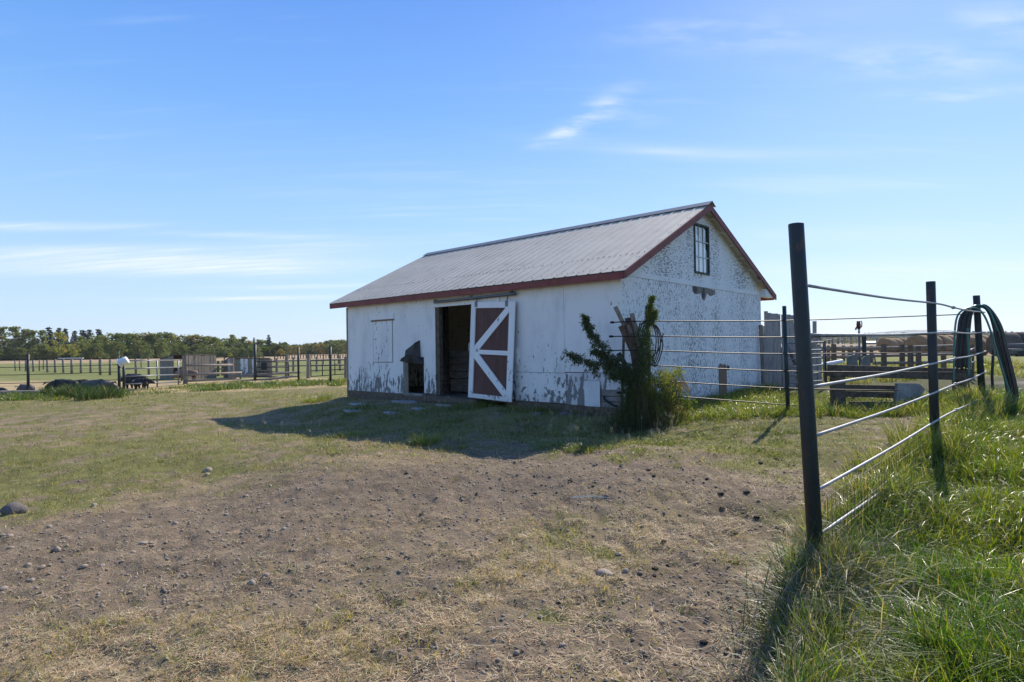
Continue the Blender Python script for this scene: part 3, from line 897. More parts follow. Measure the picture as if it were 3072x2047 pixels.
def foxtails():
    """feathery pale seed heads of wild barley: a fan of fine awns each"""
    P = []
    spots = [(R.uniform(1640, 2400), R.uniform(1268, 1350)) for _ in range(130)] + [(R.uniform(1000, 1350), R.uniform(1225, 1260)) for _ in range(22)] + \
            [(R.uniform(1750, 2050), R.uniform(1255, 1290)) for _ in range(30)] + [(R.uniform(700, 1000), R.uniform(1260, 1400)) for _ in range(26)] + \
            [(R.uniform(1380, 1800), R.uniform(1250, 1330)) for _ in range(14)]
    X, H, W, A, Ln = [], [], [], [], []
    for px, py in spots:
        g = gr(px, py)
        if inside_barn(np.array([g.x]), np.array([g.y]), .05)[0]: continue
        top = R.uniform(.06, .20); a0 = R.uniform(0, 6.28)
        for k in range(26):
            X.append((g.x + R.gauss(0, .006), g.y + R.gauss(0, .006), g.z + top + R.uniform(0, .05)))
            H.append(R.uniform(.03, .075)); W.append(.0015); A.append(a0 + R.gauss(0, .5)); Ln.append(R.uniform(.02, .08))
        X.append((g.x, g.y, g.z)); H.append(top + .05); W.append(.003); A.append(a0); Ln.append(.02)
    n = len(X)
    col = jitter((.42, .39, .27), n, .25)
    blades('foxtail_barley', np.array(X), np.array(H), np.array(W), np.array(A), np.array(Ln), 1, col, col, M['dry'])


foxtails()


# ------------------------------------------------------------------ stones, clods, pebbles
def rock_mesh(name, seed, flat=.6, rough=.12, mat='stone', sub=2):
    bm = bmesh.new(); bmesh.ops.create_icosphere(bm, subdivisions=sub, radius=1)
    rr = random.Random(seed)
    ph = [rr.uniform(0, 6) for _ in range(6)]
    ex = rr.uniform(.65, .9)
    for v in bm.verts:
        c = v.co
        d = 1 + rough * (math.sin(c.x * 2.3 + ph[0]) + math.sin(c.y * 2.9 + ph[1]) + math.sin(c.z * 3.1 + ph[2])) * .6 + rr.uniform(-rough, rough) * .35
        v.co = Vector((c.x * d, c.y * d * ex, c.z * d * flat))
    me = bpy.data.meshes.new(name); bm.to_mesh(me); bm.free()
    me.polygons.foreach_set('use_smooth', [True] * len(me.polygons))
    me.materials.append(M[mat])
    return me


rocks = [rock_mesh('stone', i, R.uniform(.38, .75)) for i in range(8)]
clods = [rock_mesh('manure_clod', 50 + i, .5, .42, 'clod') for i in range(5)]
boulder = rock_mesh('boulder', 99, .82, .27, 'stone_dark', 3)


def put_rock(me, name, px, py, wpx, label, cat, group=None, rot=None, sink=.35):
    g = gr(px, py)
    r = wpx / FPX * g.y / 2 * (.88 if wpx < 50 else 1)
    o = bpy.data.objects.new(name, me); link(o)
    o.scale = (r, r, r); o.rotation_euler = (R.gauss(0, .12), R.gauss(0, .12), R.uniform(0, 6.28) if rot is None else rot)
    o.location = (g.x, g.y, g.z + r * (.6 * (1 - sink) - .20))
    return tag(o, label, cat, group)


put_rock(boulder, 'boulder', 46, 1540, 56, 'largest dark grey boulder resting at the left edge of the yard', 'rock', rot=.4)
named = [(1814, 1724, 54, 'long flat pale stone lying on the straw right of centre', 0), (1878, 1716, 28, 'small brick shaped stone just right of the long flat stone', 3),
         (1475, 1890, 32, 'pinkish rounded cobble on bare dirt below the centre', 1), (1798, 1880, 26, 'egg shaped tan stone standing up in the dirt', 6),
         (1855, 1665, 22, 'whitish stone above the long flat stone', 2), (624, 1413, 28, 'upper one of two stones nearly stacked on the grass edge', 4),
         (622, 1426, 24, 'lower paler one of two stones nearly stacked on the grass edge', 5), (30, 1610, 26, 'round pale stone just below the dark boulder', 1),
         (756, 1752, 32, 'wedge shaped grey stone at the edge of the dry grass', 3), (428, 1633, 34, 'flat oval stone in a short row on the bare dirt', 0),
         (173, 1651, 30, 'oval grey stone with smaller ones beside it on the left dirt', 7), (1738, 1842, 24, 'flat light stone between straw and dirt', 0), (1687, 1938, 26, 'chalky pale stone near the bottom of the yard', 2),
         (252, 1702, 30, 'smooth oval stone with a straw leaning over it', 1), (928, 1703, 28, 'smooth oval stone left of centre on bare dirt', 7)]
for px, py, wp, lb, k in named:
    put_rock(rocks[k], 'stone', px, py, wp, lb, 'stone')
small = [(738, 1489, 20), (878, 1499, 13), (803, 1513, 15), (776, 1526, 12), (679, 1546, 20), (147, 1582, 20), (9, 1607, 18), (204, 1614, 16), (453, 1630, 20), (378, 1628, 14), (33, 1645, 22), (783, 1608, 18),
         (851, 1589, 20), (683, 1602, 14), (436, 1581, 12), (400, 1659, 18), (952, 1620, 16), (593, 1682, 16), (527, 1572, 20), (84, 1697, 22), (126, 1704, 26), (306, 1698, 20), (97, 1743, 22), (965, 1720, 18),
         (798, 1727, 22), (640, 1774, 18), (295, 1783, 16), (363, 1776, 16), (421, 1803, 14), (579, 1835, 18), (10, 1769, 26), (745, 1889, 20), (602, 1966, 16), (143, 1960, 28), (1621, 1852, 20), (1884, 1803, 22),
         (1549, 1960, 22), (1980, 1951, 20), (1437, 1874, 16), (1577, 1604, 16), (1862, 1787, 14), (1735, 1775, 16), (1724, 2022, 18), (1827, 1644, 14), (1530, 1970, 16), (1290, 1735, 14), (369, 1537, 16), (283, 1517, 22),
         (928, 1699, 14), (1040, 1690, 12), (560, 1720, 14), (1210, 1600, 10), (1080, 1545, 10), (1400, 1550, 10), (1180, 1540, 12), (1500, 1620, 10), (1783, 1395, 12), (255, 1700, 14), (60, 1720, 14), (200, 1760, 12), (480, 1700, 12),
         (1690, 1960, 12), (1600, 1900, 12), (1770, 1990, 14), (1460, 2010, 12), (1910, 1870, 12), (2050, 1940, 12), (1560, 1780, 10), (2000, 1560, 10), (1350, 1950, 14), (1120, 1800, 10), (1430, 1700, 10), (890, 1790, 12)]
LM = [(46, 1540, 'the dark boulder'), (623, 1420, 'the two stacked stones'), (428, 1633, 'the flat oval stone'), (756, 1752, 'the wedge shaped stone'), (1814, 1724, 'the long flat stone'),
      (1475, 1890, 'the pinkish cobble'), (1798, 1880, 'the upright egg shaped stone'), (1770, 1496, 'the blue twine'), (1407, 1437, 'the lone dark grass tuft'), (2445, 1640, 'the near steel post'),
      (1475, 1215, 'the sliding door'), (1920, 1270, 'the vine bush'), (1687, 1938, 'the chalky stone'), (252, 1702, 'the oval stone under a straw'), (928, 1703, 'the oval stone left of centre'), (173, 1651, 'the left oval stone')]
ORD = ('', 'second ', 'third ', 'fourth ', 'fifth ', 'sixth ', 'seventh ', 'eighth ')


def describe(items):
    """a phrase for each (px, py): its rank in one direction from the nearest landmark"""
    got = {}; res = [None] * len(items)
    for i, (px, py) in enumerate(items):
        lx, ly, nm = min(LM, key=lambda q: math.hypot(px - q[0], (py - q[1]) * 1.8))
        dx, dy = px - lx, (py - ly) * 1.8
        dr = ('right of' if dx > 0 else 'left of') if abs(dx) > 2 * abs(dy) else ('below' if dy > 0 else 'above') if abs(dy) > 2 * abs(dx) else ('below' if dy > 0 else 'above') + (' and right of' if dx > 0 else ' and left of')
        got.setdefault((nm, dr), []).append((math.hypot(dx, dy), i))
    for (nm, dr), li in got.items():
        for k, (_, i) in enumerate(sorted(li)):
            res[i] = (ORD[min(k, 7)] + 'nearest one ' if len(li) > 1 else '') + dr + ' ' + nm
    return res


for (px, py, wp), ds in zip(small, describe([q[:2] for q in small])):
    size = 'tiny' if wp < 14 else 'small' if wp < 20 else 'medium'
    put_rock(R.choice(rocks), 'stone', px, py, wp, size + ' pale stone, ' + ds, 'stone', 'small stones strewn over the yard')
cl = [(1991, 1626, 22), (1966, 1705, 22), (2003, 1699, 16), (1961, 1728, 16), (1672, 1810, 16), (2111, 1926, 26), (2169, 1526, 18), (2239, 1479, 20), (2272, 1553, 20), (2119, 1440, 16), (2162, 1483, 18),
      (2250, 1595, 16), (2225, 1541, 12), (2331, 1380, 16), (2280, 1390, 16), (1713, 1444, 16), (1945, 1412, 16), (1544, 1391, 14), (1431, 1482, 12), (1604, 1482, 14), (1263, 1545, 14), (1220, 1420, 12), (2200, 1600, 18),
      (2380, 1400, 14), (2350, 1420, 12), (1860, 1400, 12), (2010, 1370, 12), (2100, 1385, 12), (1140, 1370, 10), (1310, 1390, 10), (1960, 1430, 14), (2040, 1350, 10), (1780, 1460, 12), (2290, 1350, 12), (2190, 1345, 12),
      (1500, 1440, 10), (1075, 1370, 10), (2060, 1450, 14), (1670, 1480, 10), (2420, 1370, 14)]
for (px, py, wp), ds in zip(cl, describe([q[:2] for q in cl])):
    put_rock(R.choice(clods), 'manure_clod', px, py, wp, 'dark manure clod, ' + ds, 'manure clod', 'dark manure clods strewn over the yard', sink=.2)


def pebbles():
    x, y = wedge(52000, 1.9, 13)
    d, s, g, l, gv = cover(x, y)
    k = (rng.random(len(x)) < (.8 * d + .2 * s)) & (l < .2) & ~inside_barn(x, y)
    x, y = x[k], y[k]; n = len(x)
    r = (.0030 + .0150 * rng.random(n) ** 4) * (.8 + np.hypot(x, y) * .05)
    z = height(x, y) + r * .15
    o8 = np.array([(1, 0, 0), (0, 1, 0), (-1, 0, 0), (0, -1, 0), (0, 0, .7), (0, 0, -.7)])
    V = (np.stack([x, y, z], -1)[:, None, :] + o8[None] * r[:, None, None] * (.7 + .6 * rng.random((n, 6, 1)))).reshape(-1, 3)
    F = np.array([(0, 1, 4), (1, 2, 4), (2, 3, 4), (3, 0, 4), (1, 0, 5), (2, 1, 5), (3, 2, 5), (0, 3, 5)])
    T = ((np.arange(n) * 6)[:, None, None] + F[None]).reshape(-1, 3)
    me = bpy.data.meshes.new('pebbles')
    me.vertices.add(len(V)); me.vertices.foreach_set('co', V.astype(np.float32).ravel())
    me.loops.add(len(T) * 3); me.loops.foreach_set('vertex_index', T.astype(np.int32).ravel())
    me.polygons.add(len(T)); me.polygons.foreach_set('loop_start', (np.arange(len(T)) * 3).astype(np.int32))
    me.update(calc_edges=True)
    me.polygons.foreach_set('use_smooth', [True] * len(T))
    me.materials.append(M['crumb'])
    o = bpy.data.objects.new('pebbles', me); link(o); o['kind'] = 'stuff'


pebbles()
g = gr(1770, 1496)
mb = MB()
for k in range(3):
    mb.tube(catmull([g + Vector((-.16 + R.gauss(0, .02), k * .008, .012)), g + Vector((-.05, R.gauss(0, .02) + k * .006, .02)), g + Vector((.08, R.gauss(0, .02), .02)), g + Vector((.19, R.gauss(0, .02), .012))], 4), .0013, 4)
tag(mb.build('baling_twine', M['twine'], loc=g), 'short tangle of pale blue twine lying on the straw in mid yard', 'twine')


# ------------------------------------------------------------------ the barn
def fw_(px, py, off=0.0):
    d = ray(px, py); P = BC - D2 * off
    k = (P - EYE).dot(D2) / d.dot(D2); q = EYE + d * k
    return (q - BC).dot(D1), q.z


def gw_(px, py, off=0.0):
    d = ray(px, py); P = BC - D1 * off
    k = (P - EYE).dot(D1) / d.dot(D1); q = EYE + d * k
    return (q - BC).dot(D2), q.z


barn = thing('barn', BC, 'old white barn with ribbed metal roof, red fascia and peeling paint', 'barn')
ZE, ZR = 2.218, 3.803                 # eave edge and ridge heights of the roof surface
OF, OB, OG, OL = .134, .62, .182, .574
TM = BW / 2


def roof_z(t):
    """underside line of the roof sheet at depth t"""
    return ZE + (ZR - ZE) * (t + OF) / (TM + OF) if t <= TM else ZR + (ZE - ZR) * (t - TM) / (BW + OB - TM)


UPV = Vector((0, 0, 1))


def fpanel(mb, s0, s1, z0, z1, off=.0, th=.016, col=None):
    """board on the front wall, its outer face `off`+th in front of the wall plane"""
    mb.box(BP((s0 + s1) / 2, -(off + th / 2), (z0 + z1) / 2), (s1 - s0) / 2, th / 2, (z1 - z0) / 2, D1, D2, UPV)
    return mb


def gpanel(mb, t0, t1, z0, z1, off=.0, th=.016):
    mb.box(BP(-(off + th / 2), (t0 + t1) / 2, (z0 + z1) / 2), th / 2, (t1 - t0) / 2, (z1 - z0) / 2, D1, D2, UPV)
    return mb


G = .0035   # joint between sheets
sS1 = fw_(1121, 1000)[0]; sDl = fw_(1308, 1050)[0]; sDr = fw_(1470, 1050)[0]; sP1 = fw_(1274, 1140)[0]; sP0 = fw_(1226, 1140)[0]
sR = fw_(1695, 1050)[0]; sJ = fw_(1700, 1150)[0]
zDoor = fw_(1340, 918)[1]; zPig = fw_(1250, 1088)[1]; zSeam = fw_(1620, 1118)[1]
ZT = 2.25
zB0 = .035
# sheets
zbl = fw_(1080, 1174)[1]
m_ = MB(); fpanel(m_, sS1 + G, BL, zbl, ZT); m_.build('wall_sheet', M['siding'], barn)
m_ = MB(); fpanel(m_, sP0, sS1 - G, zbl + .01, ZT)
fpanel(m_, sP1, sP0 - .0, zPig + .12, ZT); fpanel(m_, sDl + G, sP1, zbl + .05, ZT)
m_.build('wall_sheet', M['siding'], barn)
m_ = MB(); fpanel(m_, sDr, sDl - G, zDoor, ZT)
m_.build('wall_sheet', M['siding'], barn)
m_ = MB(); fpanel(m_, sR + G, sDr - G, zSeam + G, ZT); fpanel(m_, fw_(1548, 1150)[0], sDr - G, .05, zSeam + G); m_.build('wall_sheet', M['siding'], barn)
m_ = MB(); fpanel(m_, .0, sR - G, zSeam + .02, ZT); m_.build('wall_sheet', M['siding'], barn)
tag(fpanel(MB(), sJ + G, fw_(1548, 1150)[0] - G, zB0, zSeam - G, .002, .018).build('wall_sheet', M['siding_low'], barn), 'low patched sheet with chipped lower edge')
a, b = fw_(1757, 1150)[0], fw_(1803, 1150)[0]
tag(fpanel(MB(), a + G, sJ - G, .02, zSeam - G + .01, .0).build('wall_sheet', M['siding_grey'], barn), 'narrow grey stained sheet')
fpanel(MB(), .02, b - G, .30, zSeam + .01, .0).build('wall_sheet', M['siding_grey'], barn)
z1 = fw_(1780, 1143)[1]; z0 = fw_(1780, 1222)[1]
tag(fpanel(MB(), b, a, z0, z1, .02, .02).build('hatch', M['white_paint'], barn), 'small clean white hatch board')
fpanel(MB(), b, a, z1 + .004, zSeam + .01, .0).build('wall_sheet', M['siding_grey'], barn)
# exposed grey planks at the near corner
for k, (y0, y1) in enumerate(((1168, 1186), (1189, 1202), (1205, 1222))):
    s1, zz1 = fw_(1818, y0); s1, zz0 = fw_(1818, y1)
    m_ = MB(); m_.bar(BP(.0, -.012 - .006 * k, (zz0 + zz1) / 2 + .004), BP(b - .02, -.012 - .004 * k, (zz0 + zz1) / 2 - .012), (zz1 - zz0), .024, UPV)
    m_.build('plank', M['plank'], barn)
m_ = MB(); m_.tube(catmull([BP(fw_(1816, 1186)[0], -.05, fw_(1816, 1188)[1]), BP(fw_(1822, 1200)[0], -.07, .14), BP(.12, -.08, .06), BP(.05, -.08, .05)], 5), .018, 6)
m_.build('rubber_strip', M['rubber'], barn, smooth=True)
# boarded-up window with its header
sW1, sW0 = fw_(1123, 1010)[0], fw_(1179, 1010)[0]; zW0, zW1 = fw_(1150, 1086)[1], fw_(1150, 962)[1]
fpanel(MB(), sW0, sW1, zW0, zW1, .0165, .010).build('window_board', M['siding_low'], barn)
for q in ((sW0 - .012, sW0, zW0 - .01, zW1), (sW1, sW1 + .012, zW0 - .01, zW1), (sW0, sW1, zW0 - .014, zW0)):
    fpanel(MB(), *q, .0165, .004).build('window_gap', M['dark_wood'], barn)
m_ = MB(); fpanel(m_, fw_(1184, 950)[0], fw_(1116, 950)[0], fw_(1150, 959)[1], fw_(1150, 943)[1], .017, .022); m_.build('window_header', M['white_trim'], barn)
m_ = MB(); fpanel(m_, fw_(1184, 950)[0], fw_(1116, 950)[0], fw_(1150, 964)[1], fw_(1150, 959)[1], .017, .020); m_.build('header_edge', M['brown_wood'], barn)
# sliding door opening: jambs, header, sill
m_ = MB(); fpanel(m_, sDl - .10, sDl + .0, .04, zDoor, -.10, .09); m_.build('door_jamb', M['dark_wood'], barn)
m_ = MB(); fpanel(m_, sDr, sDr + .10, .04, zDoor, -.10, .09); m_.build('door_jamb', M['dark_wood'], barn)
m_ = MB(); fpanel(m_, sDr - .3, sDl + .02, zDoor - .015, zDoor + .105, .017, .022); m_.build('door_header', M['white_trim'], barn)
# pig door: jambs, sill
m_ = MB(); fpanel(m_, fw_(1228, 1140)[0] - .0, fw_(1214, 1140)[0], .02, zPig + .10, .017, .02); m_.build('pig_door_jamb', M['old_wood'], barn)
m_ = MB(); fpanel(m_, sP1 - .02, sP0 + .08, .0, .055, -.02, .10); m_.build('pig_door_sill', M['plank'], barn)
# ragged black rubber flap over the pig door
fl = [(1203, 1083), (1210, 1074), (1222, 1069), (1220, 1052), (1240, 1038), (1253, 1028), (1262, 1021), (1264, 1050), (1266, 1072), (1273, 1080), (1272, 1092), (1262, 1091), (1240, 1089), (1222, 1087)]
bmf = bmesh.new(); vs = []
for i, (px, py) in enumerate(fl):
    s, z = fw_(px, py); vs.append(bmf.verts.new(BP(s, -.022 - .02 * ((i * 7) % 3), z) - BC))
s, z = fw_(1246, 1062); c = bmf.verts.new(BP(s, -.075, z) - BC)
s, z = fw_(1256, 1045); c2 = bmf.verts.new(BP(s, -.07, z) - BC)
for i in range(len(vs)):
    j = (i + 1) % len(vs)
    bmf.faces.new((vs[i], vs[j], c))
bmf.verts.remove(c2)
bmesh.ops.recalc_face_normals(bmf, faces=bmf.faces)
bmesh.ops.solidify(bmf, geom=bmf.faces[:], thickness=.012)
me = bpy.data.meshes.new('rubber_flap'); bmf.to_mesh(me); bmf.free(); me.materials.append(M['rubber'])
link(bpy.data.objects.new('rubber_flap', me), barn)
# track and hangers
tp0 = BP(fw_(1303, 907, .09)[0], -.09, fw_(1303, 907, .09)[1]); tp1 = BP(fw_(1546, 881, .09)[0], -.09, fw_(1546, 881, .09)[1])
m_ = MB(); m_.tube([tp0, tp1], .030, 10); m_.build('door_track', M['galv'], barn, smooth=True)
tl = (tp1 - tp0).normalized()
for px in (1312, 1420, 1542):
    s, z = fw_(px, 905); p = tp0 + tl * ((BP(s, -.09, 0) - tp0).dot(tl))
    m_ = MB(); m_.box(p + UPV * .045 + D2 * .045, .015, .05, .008, D1, D2, UPV); m_.box(p + D2 * .074 + UPV * .03, .015, .006, .045, D1, D2, UPV); m_.build('track_bracket', M['galv'], barn)
# the sliding door: bottom swings outward a little
oT, oB = .075, .20
dTL = Vector((0, 0, 0))


def door_pt(px, py, k):
    """k 0 at the top, 1 at the bottom edge of the door"""
    off = oT + (oB - oT) * k
    s, z = fw_(px, py, off)
    return BP(s, -off, z)


TL, TR_, BL_, BR_ = door_pt(1418, 908, 0), door_pt(1549, 905, 0), door_pt(1408, 1192, 1), door_pt(1538, 1207, 1)
door_n = (TR_ - TL).cross(BL_ - TL).normalized()
if door_n.dot(D2) > 0: door_n = -door_n      # outward


def dp(u, v, o=0):
    top = TL.lerp(TR_, u); bot = BL_.lerp(BR_, u)
    return top.lerp(bot, v) + door_n * o


door = bpy.data.objects.new('sliding_door', None); link(door, barn); door['label'] = 'brown-red sliding door with white frame and diagonal braces, half open'


def dboard(name, quad, o0, th, mat):
    m_ = MB(); m_.prism([dp(u, v, o0) for u, v in quad], door_n * th); return m_.build(name, M[mat], door)


SW, RH = .105, .062
dboard('door_panel', [(.02, .01), (.98, .01), (.98, .99), (.02, .99)], 0, .015, 'red_panel')
dboard('door_stile', [(0, 0), (SW, 0), (SW, 1), (0, 1)], .015, .022, 'white_trim')
dboard('door_stile', [(1 - SW * 1.15, 0), (1, 0), (1, 1), (1 - SW * 1.15, 1)], .015, .022, 'white_trim')
dboard('door_rail', [(SW, 0), (1 - SW * 1.15, 0), (1 - SW * 1.15, RH), (SW, RH)], .015, .022, 'white_trim')
dboard('door_rail', [(SW, .497), (1 - SW * 1.15, .497), (1 - SW * 1.15, .543), (SW, .543)], .015, .022, 'white_trim')
dboard('door_rail', [(SW, 1 - RH * .72), (1 - SW * 1.15, 1 - RH * .72), (1 - SW * 1.15, 1), (SW, 1)], .015, .022, 'white_trim')
dboard('door_brace', [(SW, .497), (SW, .462), (.80, RH), (1 - SW * 1.15, RH), (1 - SW * 1.15, .105), (.22, .497)], .015, .020, 'white_trim')
dboard('door_brace', [(SW, .543), (.22, .543), (1 - SW * 1.15, .90), (1 - SW * 1.15, .952), (.81, .955), (SW, .585)], .015, .020, 'white_trim')
for u in (.10, .80):
    m_ = MB(); m_.box(dp(u + .02, .022, .04), .035, .004, .055, D1, D2, UPV); m_.bar(dp(u + .02, -.0, .04), dp(u + .02, -.055, .01), .02, .012, D1); m_.build('hanger', M['galv'], door)
m_ = MB(); m_.bar(dp(-.02, .43, .02), dp(-.02, .51, .02), .04, .03, D1); m_.build('door_latch', M['galv'], door)
s0, zz = fw_(1546, 1070); s1, _ = fw_(1558, 1070)
fpanel(MB(), s1, s0, fw_(1550, 1092)[1], fw_(1550, 1046)[1], .017, .035).build('door_stop', M['white_trim'], barn)

# gable wall facing the camera's right
tTr = [gw_(1896, 812), gw_(2278, 878)]
zTr = gw_(2090, 858)[1]
zTr = .5 * (gw_(1920, 824)[1] + gw_(2240, 879)[1])
nb = 16
tb = [BW * i / nb for i in range(nb + 1)]
holes = [gw_(2153, 1100), gw_(2177, 1170)]
th0, th1, zh = holes[0][0], holes[1][0], gw_(2165, 1097)[1]
for i in range(nb):
    t0, t1 = tb[i] + .0015, tb[i + 1] - .0015
    zb = -.02 + R.uniform(-.02, .02)
    m_ = MB()
    gpanel(m_, t0, t1, zb, zTr - .045 - .003, 0, .016 + R.uniform(0, .0015))
    m_.build('siding_board', M['gable'], barn)
# stained bare post patch and ragged holes (dark hollows edged with bare wood)
m_ = MB()
ta, za = gw_(2153, 1097); tb_, zb_ = gw_(2177, 1180)
rag = [(ta, -.05), (ta, za)] + [(ta + (tb_ - ta) * k / 7, za + R.uniform(-.03, .04)) for k in range(1, 7)] + [(tb_, za - .01), (tb_ + .005, -.05)]
m_.prism([BP(-.019, t, z) for t, z in rag], -D1 * .012); m_.build('bare_wood_patch', M['brown_wood'], barn)
for pts, depth in (([(2076, 862), (2083, 858), (2090, 866), (2088, 878), (2080, 882), (2077, 872)], .01), ([(2106, 866), (2111, 866), (2112, 884), (2109, 897), (2102, 892), (2104, 878)], .01),
                   ([(2180, 1094), (2186, 1100), (2184, 1112), (2177, 1110)], .01)):
    m_ = MB(); m_.prism([BP(-.0185, *gw_(px, py)) for px, py in pts], -D1 * .003); m_.build('rotten_hole', M['rubber'], barn)
m_ = MB(); m_.prism([BP(-.0178, *gw_(px, py)) for px, py in [(2073, 858), (2098, 860), (2122, 866), (2143, 872), (2143, 884), (2128, 890), (2118, 880), (2112, 902), (2104, 900), (2100, 880), (2086, 884), (2075, 876)]], -D1 * .002)
m_.build('bare_wood_patch', M['old_wood'], barn)
# horizontal trim band
gpanel(MB(), 0, BW, zTr - .045, zTr + .045, .0, .026).build('trim_board', M['white_trim'], barn)
# upper gable sheets (cut to the roof line), around the window
wl, wb = gw_(2083, 818); wr, wt = gw_(2120, 680)
wt = gw_(2100, 680)[1]; wb = gw_(2100, 818)[1]


def gsheet(t0, t1, z0, zcap=None):
    m_ = MB(); f = lambda t: min(roof_z(t) - .03, 9 if zcap is None else zcap)
    poly = [(t0, z0), (t1, z0), (t1, f(t1))]
    if t0 < TM < t1 and zcap is None: poly.append((TM, f(TM)))
    poly.append((t0, f(t0)))
    if f(t0) <= z0: poly = [(t0, z0), (t1, z0), (t1, f(t1))]
    m_.prism([BP(0, t, z) for t, z in poly], -D1 * .016)
    return m_


zu = zTr + .045 + .002
tj = gw_(2062, 800)[0]
gsheet(.22, tj - G, zu).build('gable_sheet', M['gable_top'], barn)
m_ = gsheet(tj + G, wl, zu); m_2 = gsheet(wl, wr, zu, wb); m_3 = MB(); m_3.prism([BP(0, t, z) for t, z in ((wl, wt), (wr, wt), (wr, roof_z(wr) - .03), (TM, roof_z(TM) - .03) if wl < TM < wr else (wr, roof_z(wr) - .031), (wl, roof_z(wl) - .03))], -D1 * .016)
m_.raw(m_2.v, m_2.f); m_.raw(m_3.v, m_3.f)
m4 = gsheet(wr, BW * .78, zu); m_.raw(m4.v, m4.f)
m_.build('gable_sheet', M['gable_top'], barn)
gsheet(BW * .78 + G, BW - .15, zu).build('gable_sheet', M['gable_top'], barn)
# window
win = bpy.data.objects.new('gable_window', None); link(win, barn); win['label'] = 'tall barred attic window with dark green frame'
fr = .035
for q in ((wl - fr, wl + .006, wb - fr, wt + fr), (wr - .006, wr + fr, wb - fr, wt + fr), (wl + .006, wr - .006, wb - fr, wb + .006), (wl + .006, wr - .006, wt - .006, wt + fr)):
    gpanel(MB(), q[0], q[1], q[2], q[3], .004, .034).build('window_frame', M['glass_frame'], win)
mg, tg = new_mat('old_window_glass')
out(tg, tg.n('ShaderNodeMixShader', {0: .22, 1: tg.n('ShaderNodeBsdfTransparent', {'Color': (.97, .98, .98)}).outputs[0], 2: tg.n('ShaderNodeBsdfGlossy', {'Color': (.9, .9, .9), 'Roughness': .05}).outputs[0]}).outputs[0])
M['glass'] = mg
W3, H3 = (wr - wl), (wt - wb)
gpanel(MB(), wl, wr, wb, wt, -.034, .004).build('shade_backing', M['rubber'], win)  # black sheet painted in for the shade at the window's upper right
m_ = MB(); cvs = []  # slant-cut white cloth stands in for sky reflected in the lower left panes
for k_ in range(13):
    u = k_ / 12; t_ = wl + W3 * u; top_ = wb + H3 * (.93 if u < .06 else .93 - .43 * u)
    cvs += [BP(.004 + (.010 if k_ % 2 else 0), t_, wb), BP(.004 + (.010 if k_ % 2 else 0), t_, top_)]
m_.raw(cvs, [(2 * k_, 2 * k_ + 2, 2 * k_ + 3, 2 * k_ + 1) for k_ in range(12)]); m_.build('reflection_curtain', M['reflection_curtain'], win)
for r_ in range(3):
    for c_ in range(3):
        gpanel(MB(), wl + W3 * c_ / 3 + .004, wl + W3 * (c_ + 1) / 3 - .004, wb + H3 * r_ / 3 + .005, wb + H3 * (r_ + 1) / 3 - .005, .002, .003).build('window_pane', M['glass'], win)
for c_ in (1, 2):
    gpanel(MB(), wl + W3 * c_ / 3 - .007, wl + W3 * c_ / 3 + .007, wb, wt, .006, .012).build('glazing_bar', M['white_paint'], win)
for r_ in (1, 2):
    gpanel(MB(), wl, wr, wb + H3 * r_ / 3 - .009, wb + H3 * r_ / 3 + .009, .0185, .008).build('glazing_bar', M['white_paint'], win)
# corner boards
m_ = MB(); m_.box(BP(-.017, -.017, 1.10), .011, .011, 1.10, D1, D2, UPV); m_.build('corner_board', M['white_trim'], barn)
m_ = MB(); m_.box(BP(BL + .01, -.012, 1.02), .02, .02, 1.06, D1, D2, UPV); m_.build('corner_board', M['old_wood'], barn)
m_ = MB(); m_.box(BP(-.012, BW + .012, 1.06), .018, .018, 1.10, D1, D2, UPV); m_.build('corner_board', M['white_trim'], barn)
# back and far walls, inner faces
m_ = MB(); m_.box(BP(BL / 2, BW - .05, 1.06), BL / 2, .03, 1.13, D1, D2, UPV); m_.build('back_wall', M['siding'], barn)
m_ = MB(); m_.prism([BP(BL - .05, t, z) for t, z in ((0.01, -.1), (BW - .09, -.1), (BW - .09, roof_z(BW) - .03), (TM, roof_z(TM) - .04), (0.01, roof_z(0) - .03))], D1 * .045); m_.build('far_gable_wall', M['siding'], barn)
m_ = MB(); m_.prism([BP(.095, t, z) for t, z in ((.02, -.05), (BW - .09, -.05), (BW - .09, roof_z(BW) - .04), (TM, roof_z(TM) - .05), (0.02, roof_z(0) - .04))], -D1 * .04); m_.build('inner_gable_wall', M['inside_wood'], barn)
# inner lining of the front (keeps daylight out of the joints)
m_ = MB()
for s0, s1, z0, z1 in ((sDl, sP1, -.02, 2.2), (sP1, sP0, zPig + .1, 2.2), (sP0, BL - .06, -.02, 2.2), (sDr, sDl, zDoor, 2.2), (.05, sDr, -.02, 2.2)):
    m_.box(BP((s0 + s1) / 2, .008, (z0 + z1) / 2), (s1 - s0) / 2, .006, (z1 - z0) / 2, D1, D2, UPV)
m_.build('wall_lining', M['inside_wood'], barn)
m_ = MB(); m_.box(BP(BL / 2, BW / 2, -.02), BL / 2 - .06, BW / 2 - .1, .03, D1, D2, UPV); m_.build('barn_floor', M['inside_wood'], barn)
# inside, seen through the open door: posts and a stall of rough boards
for s, t, r_ in ((sDl - 1.05, .9, .06), (sDl - .45, 1.9, .055), (sDr + .2, 1.6, .05), (sP0 + .1, 1.2, .05)):
    m_ = MB(); m_.box(BP(s, t, 1.15), r_, r_, 1.15, D1, D2, UPV); m_.build('interior_post', M['inside_wood'], barn)
for k in range(6):
    z = .12 + k * .158
    m_ = MB(); m_.bar(BP(sDr - .5, .75, z + R.uniform(-.01, .01)), BP(sDl + .4, .78, z + R.uniform(-.02, .02)), .135, .03, UPV); m_.build('stall_board', M['inside_wood'], barn)
